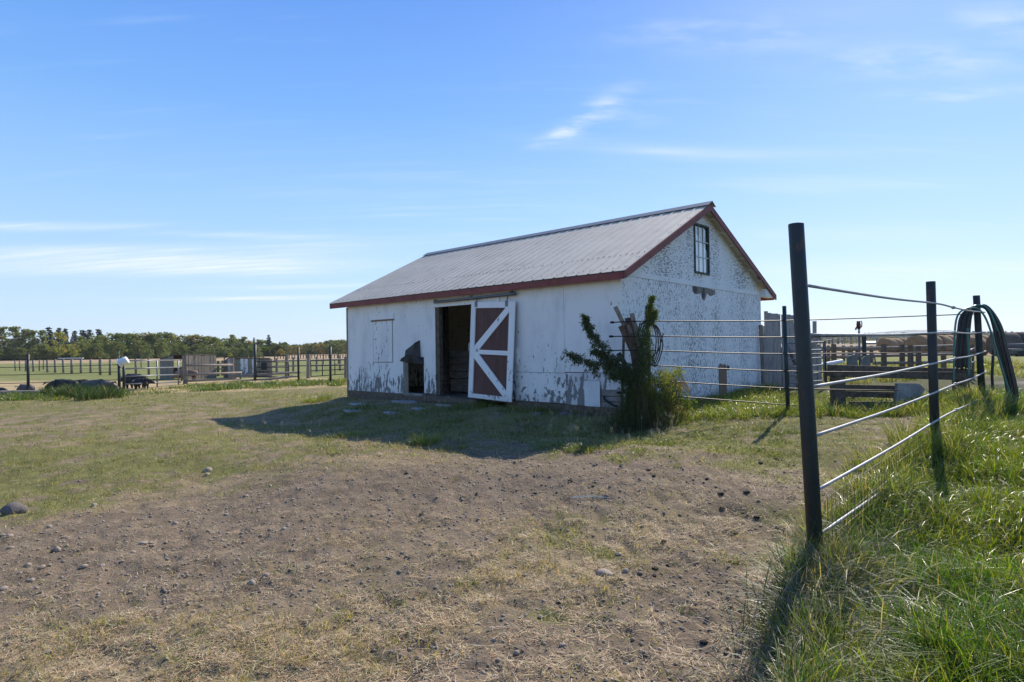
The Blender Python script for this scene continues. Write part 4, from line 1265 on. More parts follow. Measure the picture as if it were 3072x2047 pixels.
# sills, foundation planks and stones below the front wall
m_ = MB(); m_.box(BP(1.2, -.0, -.06), 1.25, .09, .075, D1, D2, UPV); m_.build('sill_beam', M['dark_wood'], barn)
m_ = MB(); m_.box(BP(5.6, .02, -.075), 2.25, .08, .10, D1, D2, UPV); m_.build('sill_beam', M['dark_wood'], barn)
m_ = MB(); m_.box(BP(sDl - .55, -.06, -.03), .85, .14, .05, D1, D2, UPV); m_.build('door_sill', M['dark_wood'], barn)

# roof: ribbed steel sheets, ridge cap, soffits, fascia
deck = M['soffit']
S0, S1 = -OG, BL + OL


def rib_sheet(s0, s1, t0, z0, t1, z1, mat):
    prof = []
    pitch = .2286; n = max(1, round((s1 - s0) / pitch)); p = (s1 - s0) / n
    for i in range(n):
        a = s0 + p * i
        prof += [(a, .0), (a + p * .36, 0), (a + p * .40, .004), (a + p * .44, 0), (a + p * .78, 0), (a + p * .84, .015), (a + p * .92, .015), (a + p * .98, 0)]
    prof.append((s1, .0))
    nrm = Vector((0, 0, 1)); dt = Vector((D2.x, D2.y, 0)) * (t1 - t0) + UPV * (z1 - z0)
    nrm = dt.cross(D1).normalized()
    if nrm.z < 0: nrm = -nrm
    vs = []; N = len(prof)
    for (t, z) in ((t0, z0), (t1, z1)):
        for s, h in prof: vs.append(BP(s, t, z) + nrm * h)
    for (t, z) in ((t0, z0), (t1, z1)):
        for s, h in prof: vs.append(BP(s, t, z) + nrm * (h - .004))
    fs = []
    for i in range(N - 1):
        fs.append((i, i + 1, N + i + 1, N + i)); fs.append((2 * N + i, 3 * N + i, 3 * N + i + 1, 2 * N + i + 1))
        fs.append((i, 2 * N + i, 2 * N + i + 1, i + 1)); fs.append((N + i, N + i + 1, 3 * N + i + 1, 3 * N + i))
    fs.append((0, N, 3 * N, 2 * N)); fs.append((N - 1, 3 * N - 1, 4 * N - 1, 2 * N - 1))
    m_ = MB(); m_.raw(vs, fs)
    return m_


nsh = 9
for i in range(nsh):
    a = S0 + (S1 - S0) * i / nsh + .003; b_ = S0 + (S1 - S0) * (i + 1) / nsh - .003
    lift = .002 * (i % 2)
    rib_sheet(a, b_, -OF - .03, ZE - .012 + lift, TM, ZR + lift, 'roof').build('roof_sheet', M['roof'], barn)
    rib_sheet(a, b_, BW + OB + .02, ZE - .01 + lift, TM, ZR + lift, 'roof').build('roof_sheet', M['roof'], barn)
# screws along the purlin rows
m_ = MB()
sl = (Vector((0, 0, ZR - ZE)) + D2 * (TM + OF)); sln = sl.normalized(); rn = sln.cross(D1).normalized(); rn = rn if rn.z > 0 else -rn
for fr_ in (.035, .22, .23, .97):
    n = 74
    for i in range(n):
        s = S0 + .06 + (S1 - S0 - .1) * i / n
        if R.random() < .15: continue
        m_.box(BP(s, -OF, ZE) + sl * (fr_ + R.uniform(-.004, .004)) + rn * .012, .0055, .0055, .004, D1, sln, rn)
for i in range(9):
    for k in range(4):
        m_.box(BP(S0 + .04 + .05 * (k % 2), -OF, ZE) + sl * (.04 + i * .118) + rn * .012, .005, .005, .004, D1, sln, rn)
o = m_.build('roof_screws', M['rubber'], barn); o['kind'] = 'stuff'
# ridge cap
cw = .17
m_ = MB()
dF = (BP(0, TM - cw, roof_z(TM - cw)) - BP(0, TM, ZR)); dBk = (BP(0, TM + cw, roof_z(TM + cw)) - BP(0, TM, ZR))
rs0, rs1 = S0 - .05, S1 + .02
pt = lambda s, d, h: BP(s, TM, ZR) + d + UPV * h
prof = [pt(0, dF, .034), pt(0, Vector(), .052), pt(0, dBk, .034), pt(0, dBk, .028), pt(0, Vector(), .046), pt(0, dF, .028)]
m_.prism([p + D1 * rs0 for p in prof], D1 * (rs1 - rs0)); m_.build('ridge_cap', M['roof_dark'], barn)
# sheathing below the steel (dark edge + pale soffit)
for (t0, z0, t1, z1) in ((-OF, ZE - .03, TM, ZR - .018), (TM, ZR - .018, BW + OB, ZE - .03)):
    m_ = MB()
    poly = [BP(S0 + .012, t0, z0), BP(S0 + .012, t1, z1), BP(S0 + .012, t1, z1 - .022), BP(S0 + .012, t0, z0 - .022)]
    m_.prism(poly, D1 * (S1 - S0 - .024)); m_.build('soffit_deck', deck, barn)
# lookouts under the back rake and rafter ends
for k in range(7):
    t = TM + .35 + k * .5; zz = roof_z(t) - .075
    m_ = MB(); m_.bar(BP(S0 + .03, t, zz), BP(.0 - .017, t, zz), .045, .035, UPV); m_.build('lookout', deck, barn)
m_ = MB(); m_.prism([BP(S0 + .02, t, z) for t, z in ((BW + .02, ZE + .10), (BW + OB - .03, ZE - .055), (BW + OB - .03, ZE - .085), (BW + .02, ZE - .085))], D1 * .16); m_.build('eave_box', M['white_trim'], barn)
# red fascia: front eave, two rakes on the near gable, far rake end
m_ = MB(); m_.bar(BP(S0 + .022, -OF - .013, ZE - .085), BP(S1 - .02, -OF - .013, ZE - .085), .115, .022, UPV); m_.build('eave_fascia', M['red_trim'], barn)
m_ = MB(); m_.bar(BP(S0 + .022, -OF - .015, ZE - .022), BP(S1 - .02, -OF - .015, ZE - .022), .018, .026, UPV); m_.build('drip_edge', M['dark_metal'], barn)
fh = .135
for (t0, z0, t1, z1) in ((-OF - .02, ZE - .015, TM, ZR - .006), (BW + OB + .01, ZE - .015, TM, ZR - .006)):
    m_ = MB(); m_.prism([BP(S0 - .018, t0, z0), BP(S0 - .018, t1, z1), BP(S0 - .018, t1, z1 - fh), BP(S0 - .018, t0, z0 - fh * .92)], D1 * .026); m_.build('rake_board', M['red_trim'], barn)
    m_ = MB(); m_.prism([BP(S1 - .01, t0, z0), BP(S1 - .01, t1, z1), BP(S1 - .01, t1, z1 - fh), BP(S1 - .01, t0, z0 - fh * .92)], D1 * .026); m_.build('rake_board', M['red_trim'], barn)
m_ = MB(); m_.bar(BP(S0 + .03, BW + OB - .005, ZE - .085), BP(S1 - .02, BW + OB - .005, ZE - .085), .10, .02, UPV); m_.build('eave_fascia', M['red_trim'], barn)

# stones and slabs lying in front of the barn
for px, py, w1, lb in ((1062, 1234, 74, 'long pale grey slab on the grass below the boarded window'), (1172, 1240, 60, 'second flat grey slab right of the long one'),
                       (1075, 1214, 70, 'thin grey slab half hidden near the far barn corner'), (1215, 1207, 90, 'broad worn plank slab beneath the small pig door'),
                       (1255, 1228, 50, 'narrow slab in the shade before the pig door'), (1330, 1218, 60, 'earthy slab in front of the open doorway')):
    g = gr(px, py); r_ = w1 * 1.25 / FPX * g.y / 2
    n = 9; ph = R.uniform(0, 6)
    poly = [(g + D1 * (math.cos(2 * math.pi * k / n + ph) * r_ * R.uniform(.8, 1.1)) + D2 * (math.sin(2 * math.pi * k / n + ph) * r_ * R.uniform(.35, .6)) + UPV * -.02) for k in range(n)]
    m_ = MB(); m_.prism(poly, UPV * .042); tag(m_.build('stone_slab', M['slab'], None, bevel=.006, loc=g), lb, 'slab')
for px, py, w1, lb in ((1610, 1238, 44, 'squared foundation stone under the patched sheet'), (1690, 1240, 50, 'low broad foundation stone under the narrow sheet'), (1560, 1226, 30, 'small foundation stone right of the sliding door'), (1755, 1246, 54, 'flat foundation stone under the white hatch')):
    put_rock(boulder, 'foundation_stone', px, py, w1, lb, 'stone', sink=1.0).scale[2] *= .35
# slab of grey sheet leaning on the gable wall
m_ = MB(); m_.prism([BP(-.05 - .12 * (1 - k), *gw_(px, py, .08)) for px, py, k in ((2005, 1195, 0), (2026, 1122, 1), (2046, 1118, 1), (2068, 1200, 0))], -D1 * .02)
tag(m_.build('grey_board', M['slab'], None, loc=BP(-.1, 1, 0)), 'torn grey sheet leaning on the foot of the gable wall', 'board')


# ------------------------------------------------------------------ pipe fence on the right (near line)
fdir = Vector((5.62, 5.8, 0)).normalized(); fn = Vector((fdir.y, -fdir.x, 0))     # fn: towards the camera side
nf = thing('pipe_fence', Vector((2.01, 4, -.5)), 'near pipe fence of dark posts and pale steel rods running off to the right', 'fence')
Pts = [(Vector((2.02, 4, 0)), 1.81, .0490, (-.045, 0)), (Vector((4.91, 7, 0)), 1.72, .0485, (0, 0)), (Vector((7.67, 9.8, 0)), 1.75, .0485, (0, 0))]
for p, zt, r_, (lx, ly) in Pts:
    m_ = MB(); zb = hz(p.x, p.y) - .25
    (tx, ty), (bx, by) = {4: ((2388, 672), (2446, 1640)), 7: ((2792, 845), (2803, 1255))}.get(p.y, ((2929, 887), (2946, 1183)))
    top = at(tx, ty, p.y); lo = at(bx, by, p.y); bot = lo + (lo - top) * ((lo.z - zb) / (top.z - lo.z))
    m_.tube([bot, bot.lerp(top, .5), top - UPV * .004, top], [r_, r_, r_, r_ * .96], 20)
    po = m_.build('post', M['dark_metal'], nf, smooth=False)
    for f in po.data.polygons: f.use_smooth = abs(f.normal.z) < .5
rows = [(857, 912, 937), (1005, 999, 996), (1162, 1088, 1054), (1310, 1173, 1115), (1475, 1256, 1183)]
zz3 = []
for y0, y1, y2 in rows:
    a = at(2412, y0, 4).z; b_ = at(2795, y1, 7).z; c = at(2938, y2, 9.8).z
    zz3.append((a, b_, c))
zz3.append((-.30, -.24, -.20))
y0s = [857, 1005, 1162, 1310, 1475, 1610]
for k, (a, b_, c) in enumerate(zz3):
    q0 = at(2412 + 6 * k, y0s[k], 3.99); p0 = q0 + fn * .012; p1 = Vector((4.91, 7, b_)) + fn * .062; p2 = Vector((7.67, 9.8, c)) + fn * .06 + fdir * .16
    mid = p0.lerp(p1, .5) - UPV * .012; j = p1.lerp(p2, .27) + UPV * (.0 if k else -.012)
    q1 = p1.lerp(p2, .62) - UPV * .02
    m_ = MB(); m_.tube(catmull([p0, mid, p1, j], 7), .0112, 8); m_.build('rail', M['rod'], nf, smooth=True)
    m_ = MB(); m_.tube(catmull([j, q1, p2], 7), .0105, 8); m_.build('rail', M['rod'], nf, smooth=True)
    m_ = MB(); d_ = (q1 - j).normalized(); m_.tube([j - d_ * .035, j - d_ * .03, j, j + d_ * .03, j + d_ * .035], [.012, .021, .024, .021, .012], 8); m_.build('rail_coupling', M['rod'], nf, smooth=True)
    m_ = MB(); m_.tube([p0 - fdir * .02 - fn * .01, p0 + fdir * .02], [.024, .013], 8); m_.build('weld', M['rod'], nf, smooth=True)
# page wire low between the first two posts
m_ = MB()
for i in range(46):
    u = (i + .5) / 46; q = Vector((2.02, 4, 0)).lerp(Vector((4.91, 7, 0)), u) + fn * .05
    m_.tube([q + UPV * (hz(q.x, q.y) - .02), q + UPV * (-.02 + .07 * u)], .0016, 3, False)
for z in (-.38, -.30, -.22, -.12, -.02):
    m_.tube([Vector((2.02, 4, z)) + fn * .05, Vector((4.91, 7, z + .06)) + fn * .05], .0016, 3, False)
o = m_.build('page_wire', M['rod_dark'], nf); o['kind'] = 'stuff'

# second fence, from the barn corner across to the same far post
sf = thing('pipe_fence', Vector((2.07, 9.1, -.1)), 'dark rod fence between the barn corner bush and the far right post', 'fence')
for p, zt, r_, mt in ((Vector((2.075, 9.1, 0)), 1.62, .026, 'dark_metal2'), (Vector((4.35, 9.5, 0)), 1.61, .031, 'dark_metal2')):
    m_ = MB(); m_.tube([Vector((p.x + .02, p.y, hz(p.x, p.y) - .2)), Vector((p.x - .01, p.y, zt))], r_, 14); o = m_.build('post', M[mt], sf)
    for f in o.data.polygons: f.use_smooth = abs(f.normal.z) < .5
r2 = [(968, 964, 962, 942), (1010, 1009, 1012, 1001), (1052, 1052, 1062, 1056), (1096, 1096, 1114, 1118), (1136, 1141, 1165, 1180), (1178, 1183, 1215, 1240)]
for k, (y0, y1, y2, y3) in enumerate(r2):
    x0 = (1830, 1827, 1824, 1828, 1835, 1850)[k]
    pts = [at(x0, y0, 8.98), at(1945, y1, 9.04), at(2357, y2, 9.44), at(2933, y3, 9.72)]
    if k >= 4: pts[3] = at(2700 if k == 4 else 2380, 1172 if k == 4 else 1218, 9.6)
    if k == 2 or k == 3: pass
    m_ = MB(); m_.tube(catmull(pts, 8), .0088, 6); m_.build('rail', M['rod_dark'], sf, smooth=True)
    d_ = (pts[1] - pts[0]).normalized()
    m_ = MB(); m_.tube([pts[0], pts[0] + d_ * .02, pts[0] + d_ * .05, pts[0] + d_ * .07], [.012, .019, .019, .010], 7); m_.build('rail_end', M['rod_dark'], sf, smooth=True)

# black and green hoses slung over the far post
def strands(name, mat, paths, r_, label, cat):
    root = thing(name, paths[0][0], label, cat)
    for p in paths:
        m_ = MB(); m_.tube(catmull(p, 7), r_, 8); m_.build('loop', M[mat], root, smooth=True)
    return root


cx = 9.75
pa = []
for k in range(9):
    dx = k * 4.4; dy = R.uniform(-3, 3); Y = cx + .06 * (k % 3) - .12
    pa.append([at(2866 + dx, 1106 + R.uniform(-6, 8), Y), at(2868 + dx, 1060, Y), at(2873 + dx, 1000, Y), at(2880 + dx * .95, 955 + dy, Y), at(2898 + dx * .7, 932 + dy, Y), at(2925 + dx * .5, 921 + dy - .3 * k, Y), at(2950 + dx * .35, 922 + dy, Y),
               at(2968 + dx * .5, 945, Y), at(2980 + dx * .75, 985, Y), at(2992 + dx * .8, 1040, Y), at(3006 + dx * .85, 1100, Y), at(3018 + dx * .9, 1160, Y), at(3026 + dx * .9, 1215 + R.uniform(0, 20), Y)])
strands('black_hose', 'hose_black', pa, .0135, 'thick bundle of black hose slung over the far fence post', 'hose')
pa = []
for k, (a0, a1) in enumerate(((0, 0), (5, 9))):
    Y = cx - .20 - .03 * k
    pa.append([at(2900 + a0 * 1.4, 1130, Y), at(2902 + a0, 1090, Y), at(2905, 1040, Y), at(2903, 985, Y)] if k == 1 else
              [at(2861, 1150, Y), at(2862, 1080, Y), at(2864, 1000, Y), at(2871, 952, Y), at(2888, 931, Y), at(2912, 924, Y), at(2935, 928, Y), at(2953, 948, Y), at(2969, 985, Y), at(2987, 1045, Y), at(3010, 1120, Y), at(3032, 1190, Y), at(3050, 1255, Y)])
pa.append([at(2905, 928, cx - .12), at(2925, 918, cx - .14), at(2952, 918, cx - .14), at(2970, 938, cx - .14), at(2984, 972, cx - .14), at(3000, 1010, cx - .1)])
strands('green_hose', 'hose_green', pa, .0145, 'green garden hose looped over the black hose on the far post', 'hose')
m_ = MB(); m_.tube([at(2979, 1068, 10.4), at(2976, 1130, 10.4), at(2982, 1222, 10.4)], .022, 8)
m_.tube([at(2979, 1068, 10.4), at(2979, 1050, 10.4)], .012, 6)
tag(m_.build('steel_stake', M['dark_metal'], None, loc=at(2982, 1222, 10.4)), 'thin dark stake standing under the slung hoses', 'post')

# ------------------------------------------------------------------ heavy timber frame beyond the fence corner
tf = thing('timber_frame', at(2513, 1262, 10.2), 'heavy old timber crossbeam on two posts behind the pipe fences', 'timber frame')
Y = 10.2
m_ = MB(); a = at(2491, 1112, Y); b_ = at(2906, 1124, Y + .2); m_.bar(a, b_, .20, .20, UPV); m_.build('beam', M['dark_wood'], tf, bevel=.008)
for px, zb in ((2513, 1265), (2882, 1230)):
    t_ = at(px, 1113, Y + (.0 if px < 2600 else .18)); m_ = MB(); m_.box(Vector((t_.x, t_.y + .01, (t_.z + hz(t_.x, t_.y) - .2) / 2)), .092, .085, (t_.z - hz(t_.x, t_.y) + .2) / 2); m_.build('post', M['dark_wood'], tf, bevel=.006)
for x0, y0, x1, y1, h in ((2530, 1163, 2700, 1166, .10), (2530, 1182, 2692, 1186, .10), (2550, 1216, 2684, 1216, .13)):
    m_ = MB(); m_.bar(at(x0, y0, Y + .12), at(x1, y1, Y + .12), h, .05, UPV); m_.build('board', M['dark_wood'], tf)
m_ = MB(); m_.prism([at(px, py, 9.95) for px, py in ((2694, 1152), (2760, 1153), (2776, 1170), (2756, 1196), (2742, 1262), (2700, 1262), (2688, 1215))], Vector((.05, .16, 0)))
tag(m_.build('trough_end', M['slab'], None, loc=at(2730, 1262, 9.9)), 'pale grey end board leaning against the timber frame in tall grass', 'board')
for px, py, Yk in ((2600, 1235, 10.0), (2650, 1240, 9.9)):
    pass

# ------------------------------------------------------------------ slab board windbreak behind the barn
wb_ = thing('board_fence', at(2350, 1160, 14.2), 'tall uneven windbreak of upright grey slab boards beside the barn', 'board fence')
wp0 = at(2287, 1163, 14.25); wp1 = at(2466, 1150, 14.9)
tops = [(2284, 1000), (2291, 978), (2297, 934), (2309, 939), (2318, 941), (2327, 941), (2336, 943), (2347, 944), (2357, 944), (2367, 944), (2375, 946), (2384, 970), (2394, 968), (2405, 966), (2414, 968), (2424, 964), (2443, 964), (2456, 1040)]
for px, py in tops:
    u = (px - 2287) / 179; p = wp0.lerp(wp1, u)
    Yq = p.y + R.uniform(-.02, .02); t_ = at(px + R.uniform(-1, 1), py, Yq); wd = (.080 if px < 2420 else .10) * R.uniform(.85, 1.12)
    m_ = MB(); bq = Vector((t_.x + R.uniform(-.05, .03), Yq, hz(t_.x, Yq) - .1))
    m_.bar(bq, t_, wd, .02, (1, 0, 0)); m_.build('board', M['pale_board'], wb_)
for z in (.45, 1.15):
    m_ = MB(); m_.bar(Vector((wp0.x, wp0.y + .06, z)), Vector((wp1.x, wp1.y + .06, z)), .09, .04, UPV); m_.build('cross_rail', M['old_wood_h'], wb_)
m_ = MB()
for i in range(16):
    u = (i + .5) / 16; p = wp0.lerp(wp1, u) + Vector((0, .05, 0)); 
    m_.bar(Vector((p.x, p.y, -.1)), Vector((p.x + .01, p.y, .98 + .05 * math.sin(i * 2.1))), .09, .018, (1, 0, 0))
m_.build('backing_boards', M['old_wood'], wb_)['kind'] = 'stuff'
m_ = MB(); m_.bar(at(2290, 1155, 14.0), at(2282, 975, 14.0), .07, .05, (1, 0, 0)); m_.build('corner_stake', M['old_wood'], wb_)


# gates made of tube
def tube_gate(P0, P1, zr_, uprights, label, mat='galv', r_=.02, name='tube_gate', cat='gate', post=True):
    """P0,P1 ground points; zr_: list of (z at P0, z at P1); uprights: fractions"""
    g_ = thing(name, P0, label, cat)
    for a, b_ in zr_:
        m_ = MB(); m_.tube([Vector((P0.x, P0.y, a)), Vector((P1.x, P1.y, b_))], r_, 7); m_.build('rail', M[mat], g_, smooth=True)
    za = [a for a, b_ in zr_]; zb = [b_ for a, b_ in zr_]
    for u in uprights:
        p = P0.lerp(P1, u)
        lo = min(za) * (1 - u) + min(zb) * u; hi = max(za) * (1 - u) + max(zb) * u
        m_ = MB(); m_.tube([Vector((p.x, p.y, lo)), Vector((p.x, p.y, hi))], r_ * 1.1, 7); m_.build('upright', M[mat if 0 < u < 1 or mat == 'galv' else mat], g_, smooth=True)
    return g_


def gate_px(x0, x1, Y0, Y1, ys0, ys1, ups, label, **kw):
    P0 = at(x0, ys0[-1], Y0); P1 = at(x1, ys1[-1], Y1)
    return tube_gate(P0, P1, [(at(x0, a, Y0).z, at(x1, b_, Y1).z) for a, b_ in zip(ys0, ys1)], ups, label, **kw)


gate_px(2366, 2473, 12.9, 13.6, (1031, 1054, 1079, 1104, 1129, 1150), (1026, 1049, 1073, 1095, 1117, 1142), (0, 1), 'small tube gate in front of the slab windbreak right of the near post', r_=.016)
m_ = MB(); m_.tube([at(2478, 1150, 13.7), at(2473, 1024, 13.7)], .03, 8); tag(m_.build('gate_post', M['dark_metal'], None, loc=at(2478, 1150, 13.7)), 'dark post at the right end of the small tube gate', 'post')
m_ = MB(); m_.bar(at(2362, 1040, 13.8), at(2386, 1095, 13.8), .06, .03, UPV); tag(m_.build('leaning_board', M['dark_wood'], None, loc=at(2386, 1095, 13.8)), 'short dark board leaning across the slab windbreak', 'board')

# red frost-free hydrant on a steel riser
hy = thing('water_hydrant', at(2579, 1110, 13), 'red iron yard hydrant with loop handle on a thin steel riser', 'hydrant')
Y = 13.0
m_ = MB(); m_.tube([at(2580, 1115, Y), at(2577, 998, Y)], .022, 8); m_.build('riser_pipe', M['galv'], hy, smooth=True)
m_ = MB(); m_.tube([at(2577, 998, Y), at(2577, 985, Y)], .022, 8); m_.build('coupling', M['white_paint'], hy, smooth=True)
m_ = MB(); m_.tube([at(2577, 988, Y), at(2576, 978, Y), at(2575, 966, Y), at(2575, 964, Y)], [.028, .045, .034, .034], 10); m_.tube(catmull([at(2574, 980, Y), at(2569, 984, Y), at(2567, 990, Y)], 4), .018, 7); m_.build('head', M['red_iron'], hy, smooth=True)
m_ = MB(); m_.tube(catmull([at(2575, 966, Y), at(2583, 964, Y), at(2585.5, 970, Y), at(2585, 980, Y), at(2581, 983, Y), at(2577, 982, Y)], 4), .011, 6); m_.build('lever', M['red_iron'], hy, smooth=True)
m_ = MB(); m_.box((at(2592, 1010, 13.6) + at(2594, 1100, 13.6)) / 2, .032, .03, .36); tag(m_.build('square_post', M['dark_metal2'], None, loc=at(2594, 1100, 13.6)), 'blue green square post just right of the red hydrant', 'post')
# grey sheet pieces and bent tubing behind the beam
for k, (pl, lb) in enumerate(((((2540, 1070), (2572, 1062), (2574, 1102), (2540, 1104)), 'left grey metal sheet standing under the hydrant'), (((2588, 1072), (2609, 1066), (2612, 1104), (2586, 1104)), 'right grey metal sheet in a black frame near the hydrant'))):
    m_ = MB(); m_.prism([at(px, py, 12.6) for px, py in pl], Vector((.01, .03, 0))); tag(m_.build('metal_sheet', M['galv'], None, loc=at(pl[3][0], pl[3][1], 12.6)), lb, 'metal sheet')
m_ = MB()
for k in range(4):
    m_.tube(catmull([at(2538 + k * 9, 1064 + (k % 2), 12.4), at(2548 + k * 9, 1058, 12.4), at(2560 + k * 9, 1061, 12.4), at(2570 + k * 8, 1063, 12.4)], 4), .009, 5)
m_.tube([at(2582, 1068, 12.4), at(2588, 1104, 12.4)], .014, 6); m_.tube([at(2622, 1064, 12.4), at(2630, 1104, 12.4)], .014, 6); m_.tube([at(2582, 1070, 12.4), at(2622, 1064, 12.4)], .012, 6)
tag(m_.build('bent_tubing', M['galv'], None, loc=at(2582, 1104, 12.4)), 'bundle of bent steel tubing lying over the grey sheets', 'tubing')
m_ = MB(); m_.tube([at(2462, 1096, 16), at(2528, 1084, 16)], .055, 8); tag(m_.build('white_pipe', M['white_paint'], None, loc=at(2462, 1096, 16)), 'pale log lying in the grass behind the timber beam', 'log')


# ------------------------------------------------------------------ rail fences of the right hand corrals
def wood_fence(label, posts, rails, post_r, rail_h, mat='old_wood', rmat='old_wood_h', round_=True, lean=.0):
    """posts: (px, ytop, ybottom, Y); rails: ((px,py,Y)...) polylines"""
    p0 = at(posts[0][0], posts[0][2], posts[0][3])
    f_ = thing('rail_fence', p0, label, 'fence')
    for px, yt, yb, Y in posts:
        t_ = at(px, yt, Y); b_ = at(px, yb, Y); g = hz(b_.x, b_.y); b_ = Vector((b_.x + R.gauss(0, lean), b_.y, min(b_.z, g) - .15))
        m_ = MB(); m_.tube([b_, b_.lerp(t_, .5), t_], [post_r * 1.1, post_r, post_r * .9], 9); m_.build('post', M[mat], f_)
    for rl in rails:
        m_ = MB(); m_.tube([at(*q) for q in rl], rail_h, 7); m_.build('rail', M[rmat], f_, smooth=True)
    return f_


wood_fence('weathered rail corral fence right of the hydrant before the hay bales', [(2501, 1033, 1100, 17), (2549, 1041, 1092, 20), (2651, 1033, 1100, 17), (2706, 1034, 1098, 17.5), (2731, 1037, 1100, 16.5), (2755, 1039, 1100, 17), (2830, 1040, 1095, 18)],
           [((2450, 1048, 18), (2640, 1045, 18), (2880, 1037, 18)), ((2450, 1073, 17.5), (2640, 1068, 17.5), (2880, 1062, 17.5)), ((2620, 1090, 17), (2780, 1088, 17), (2880, 1085, 17))],   .075, .045, 'dark_wood', 'old_wood')
wood_fence('farther dark corral fence left of the hay bales', [(2456, 1040, 1074, 30), (2485, 1037, 1070, 32), (2530, 1037, 1070, 33), (2554, 1037, 1068, 34), (2571, 1038, 1066, 34), (2614, 1038, 1066, 30)],
           [((2445, 1043, 31), (2630, 1041, 31)), ((2445, 1052, 31), (2630, 1051, 31)), ((2445, 1060, 31), (2630, 1059, 31))], .09, .035, 'dark_wood', 'dark_wood')
wood_fence('short row of small white tipped posts beside the hoses', [(2908, 1034, 1115, 14.2), (2918, 1034, 1110, 14.8)], [((2900, 1055, 14), (2925, 1045, 14)), ((2900, 1075, 14), (2925, 1065, 14)), ((2900, 1095, 14), (2925, 1085, 14))], .03, .018, 'dark_wood', 'galv')


# ------------------------------------------------------------------ round hay bales
def bale_mesh(seed, mat):
    rr = random.Random(seed)
    bm = bmesh.new(); n = 26; rings = []
    for k, (x, r_) in enumerate(((-.60, .55), (-.60, .68), (-.56, .75), (-.2, .77), (.2, .77), (.56, .75), (.60, .68), (.60, .55))):
        rings.append([bm.verts.new((x + rr.gauss(0, .01), math.cos(2 * math.pi * i / n) * r_ * (1 + rr.gauss(0, .012)), .74 + math.sin(2 * math.pi * i / n) * r_ * (1 + rr.gauss(0, .012)) * (1 if math.sin(2 * math.pi * i / n) > -.8 else .95))) for i in range(n)])
    for a, b_ in zip(rings, rings[1:]):
        for i in range(n): bm.faces.new((a[i], a[(i + 1) % n], b_[(i + 1) % n], b_[i]))
    bm.faces.new(rings[0][::-1]); bm.faces.new(rings[-1])
    me = bpy.data.meshes.new('hay_bale'); bmesh.ops.recalc_face_normals(bm, faces=bm.faces); bm.to_mesh(me); bm.free()
    me.polygons.foreach_set('use_smooth', [True] * len(me.polygons))
    me.materials.append(M[mat]); return me


bm_ = [bale_mesh(i, 'bale') for i in range(3)]; bd_ = [bale_mesh(i + 7, 'bale_dark') for i in range(2)]


def bale_row(px, py, Y, az_, n, meshes, label, group, sc_=1.0):
    p = at(px, py, Y); d = Vector((math.sin(az_), math.cos(az_), 0))
    for k in range(n):
        q = p + d * (1.28 * sc_ * k + R.gauss(0, .03))
        o = bpy.data.objects.new('hay_bale', R.choice(meshes)); link(o)
        g = hz(q.x, q.y); o.location = (q.x, q.y, min(g, p.z)); o.rotation_euler = (R.uniform(-.08, .08), 0, math.atan2(d.y, d.x) + R.gauss(0, .02)); o.scale = (sc_,) * 3
        lb = label if n == 1 else ('front', 'second', 'third', 'fourth', 'fifth', 'sixth', 'seventh', 'eighth')[k] + ' ' + label
        tag(o, lb, 'hay bale', group)


bale_row(2660, 1061, 62, rad(62), 8, bm_, 'round brown hay bale in the farther left row behind the corral', 'round bales of the left row', 1.05)
bale_row(2762, 1063, 50, rad(62), 8, bm_, 'round brown hay bale in the nearer taller row by the middle post', 'round bales of the right row', 1.1)
bale_row(2925, 1075, 44, rad(50), 1, bm_, 'single brown hay bale seen between the post and the slung hoses', 'single bale', 1.0)
bale_row(3012, 1069, 42, rad(88), 4, bd_, 'dark old hay bale in the shaded row at the right edge', 'old bales at the right edge', 1.12)

# dark flat utility trailer with wheels at the right edge
tr = thing('utility_vehicle', at(3045, 1078, 36), 'dark low flatbed vehicle parked before the old bales at the right edge', 'vehicle')
Y = 36.0
c0 = at(3040, 1060, Y); wdt = 2.6
m_ = MB(); m_.box(c0 + Vector((1.2, .6, .08)), 1.3, .8, .20); m_.build('body', M['vehicle'], tr, bevel=.05)
m_ = MB(); m_.box(c0 + Vector((1.5, .6, .42)), .9, .7, .16); m_.build('cab', M['vehicle'], tr, bevel=.06)
m_ = MB(); m_.box(c0 + Vector((.05, -.25, .20)), .30, .03, .05); m_.build('bumper', M['galv'], tr)
for dx in (.35, 1.9):
    for dy in (-.15, 1.3):
        m_ = MB(); q = c0 + Vector((dx, dy, -.18)); m_.tube([q - Vector((0, .1, 0)), q + Vector((0, .1, 0))], .30, 16); m_.build('wheel', M['rubber'], tr)

# ------------------------------------------------------------------ vine covered corner: poles, leaning boards, cable coil, foliage
vb = thing('leaning_boards', Vector((1.72, 9.1, -.2)), 'rough boards and poles leaning together at the near barn corner', 'boards')
for a, b_, w1, t1, mt, lb in (((1846, 921, 9.0), (1872, 975, 9.05), .06, .05, 'old_wood', None), ((1895, 940, 9.05), (1940, 1120, 9.05), .06, .05, 'old_wood', 'thin pole leaning left'),
                              ((1889, 953, 9.12), (1915, 1120, 9.15), .14, .06, 'dark_wood', 'broad dark board'), ((1868, 975, 9.2), (1925, 1095, 9.2), .15, .04, 'brown_wood', 'bare brown plank'),
                              ((1884, 975, 9.1), (1893, 1000, 9.1), .05, .04, 'old_wood', None), ((1855, 1060, 9.0), (1885, 1110, 9.0), .07, .05, 'dark_metal', 'dark bent hinge strap'), ((1866, 1225, 9.1), (1872, 975, 9.1), .035, .03, 'dark_wood', None)):
    m_ = MB(); m_.bar(at(*a), at(*b_), w1, t1, (1, 0, 0)); tag(m_.build('board', M[mt], vb), lb)
pa = []
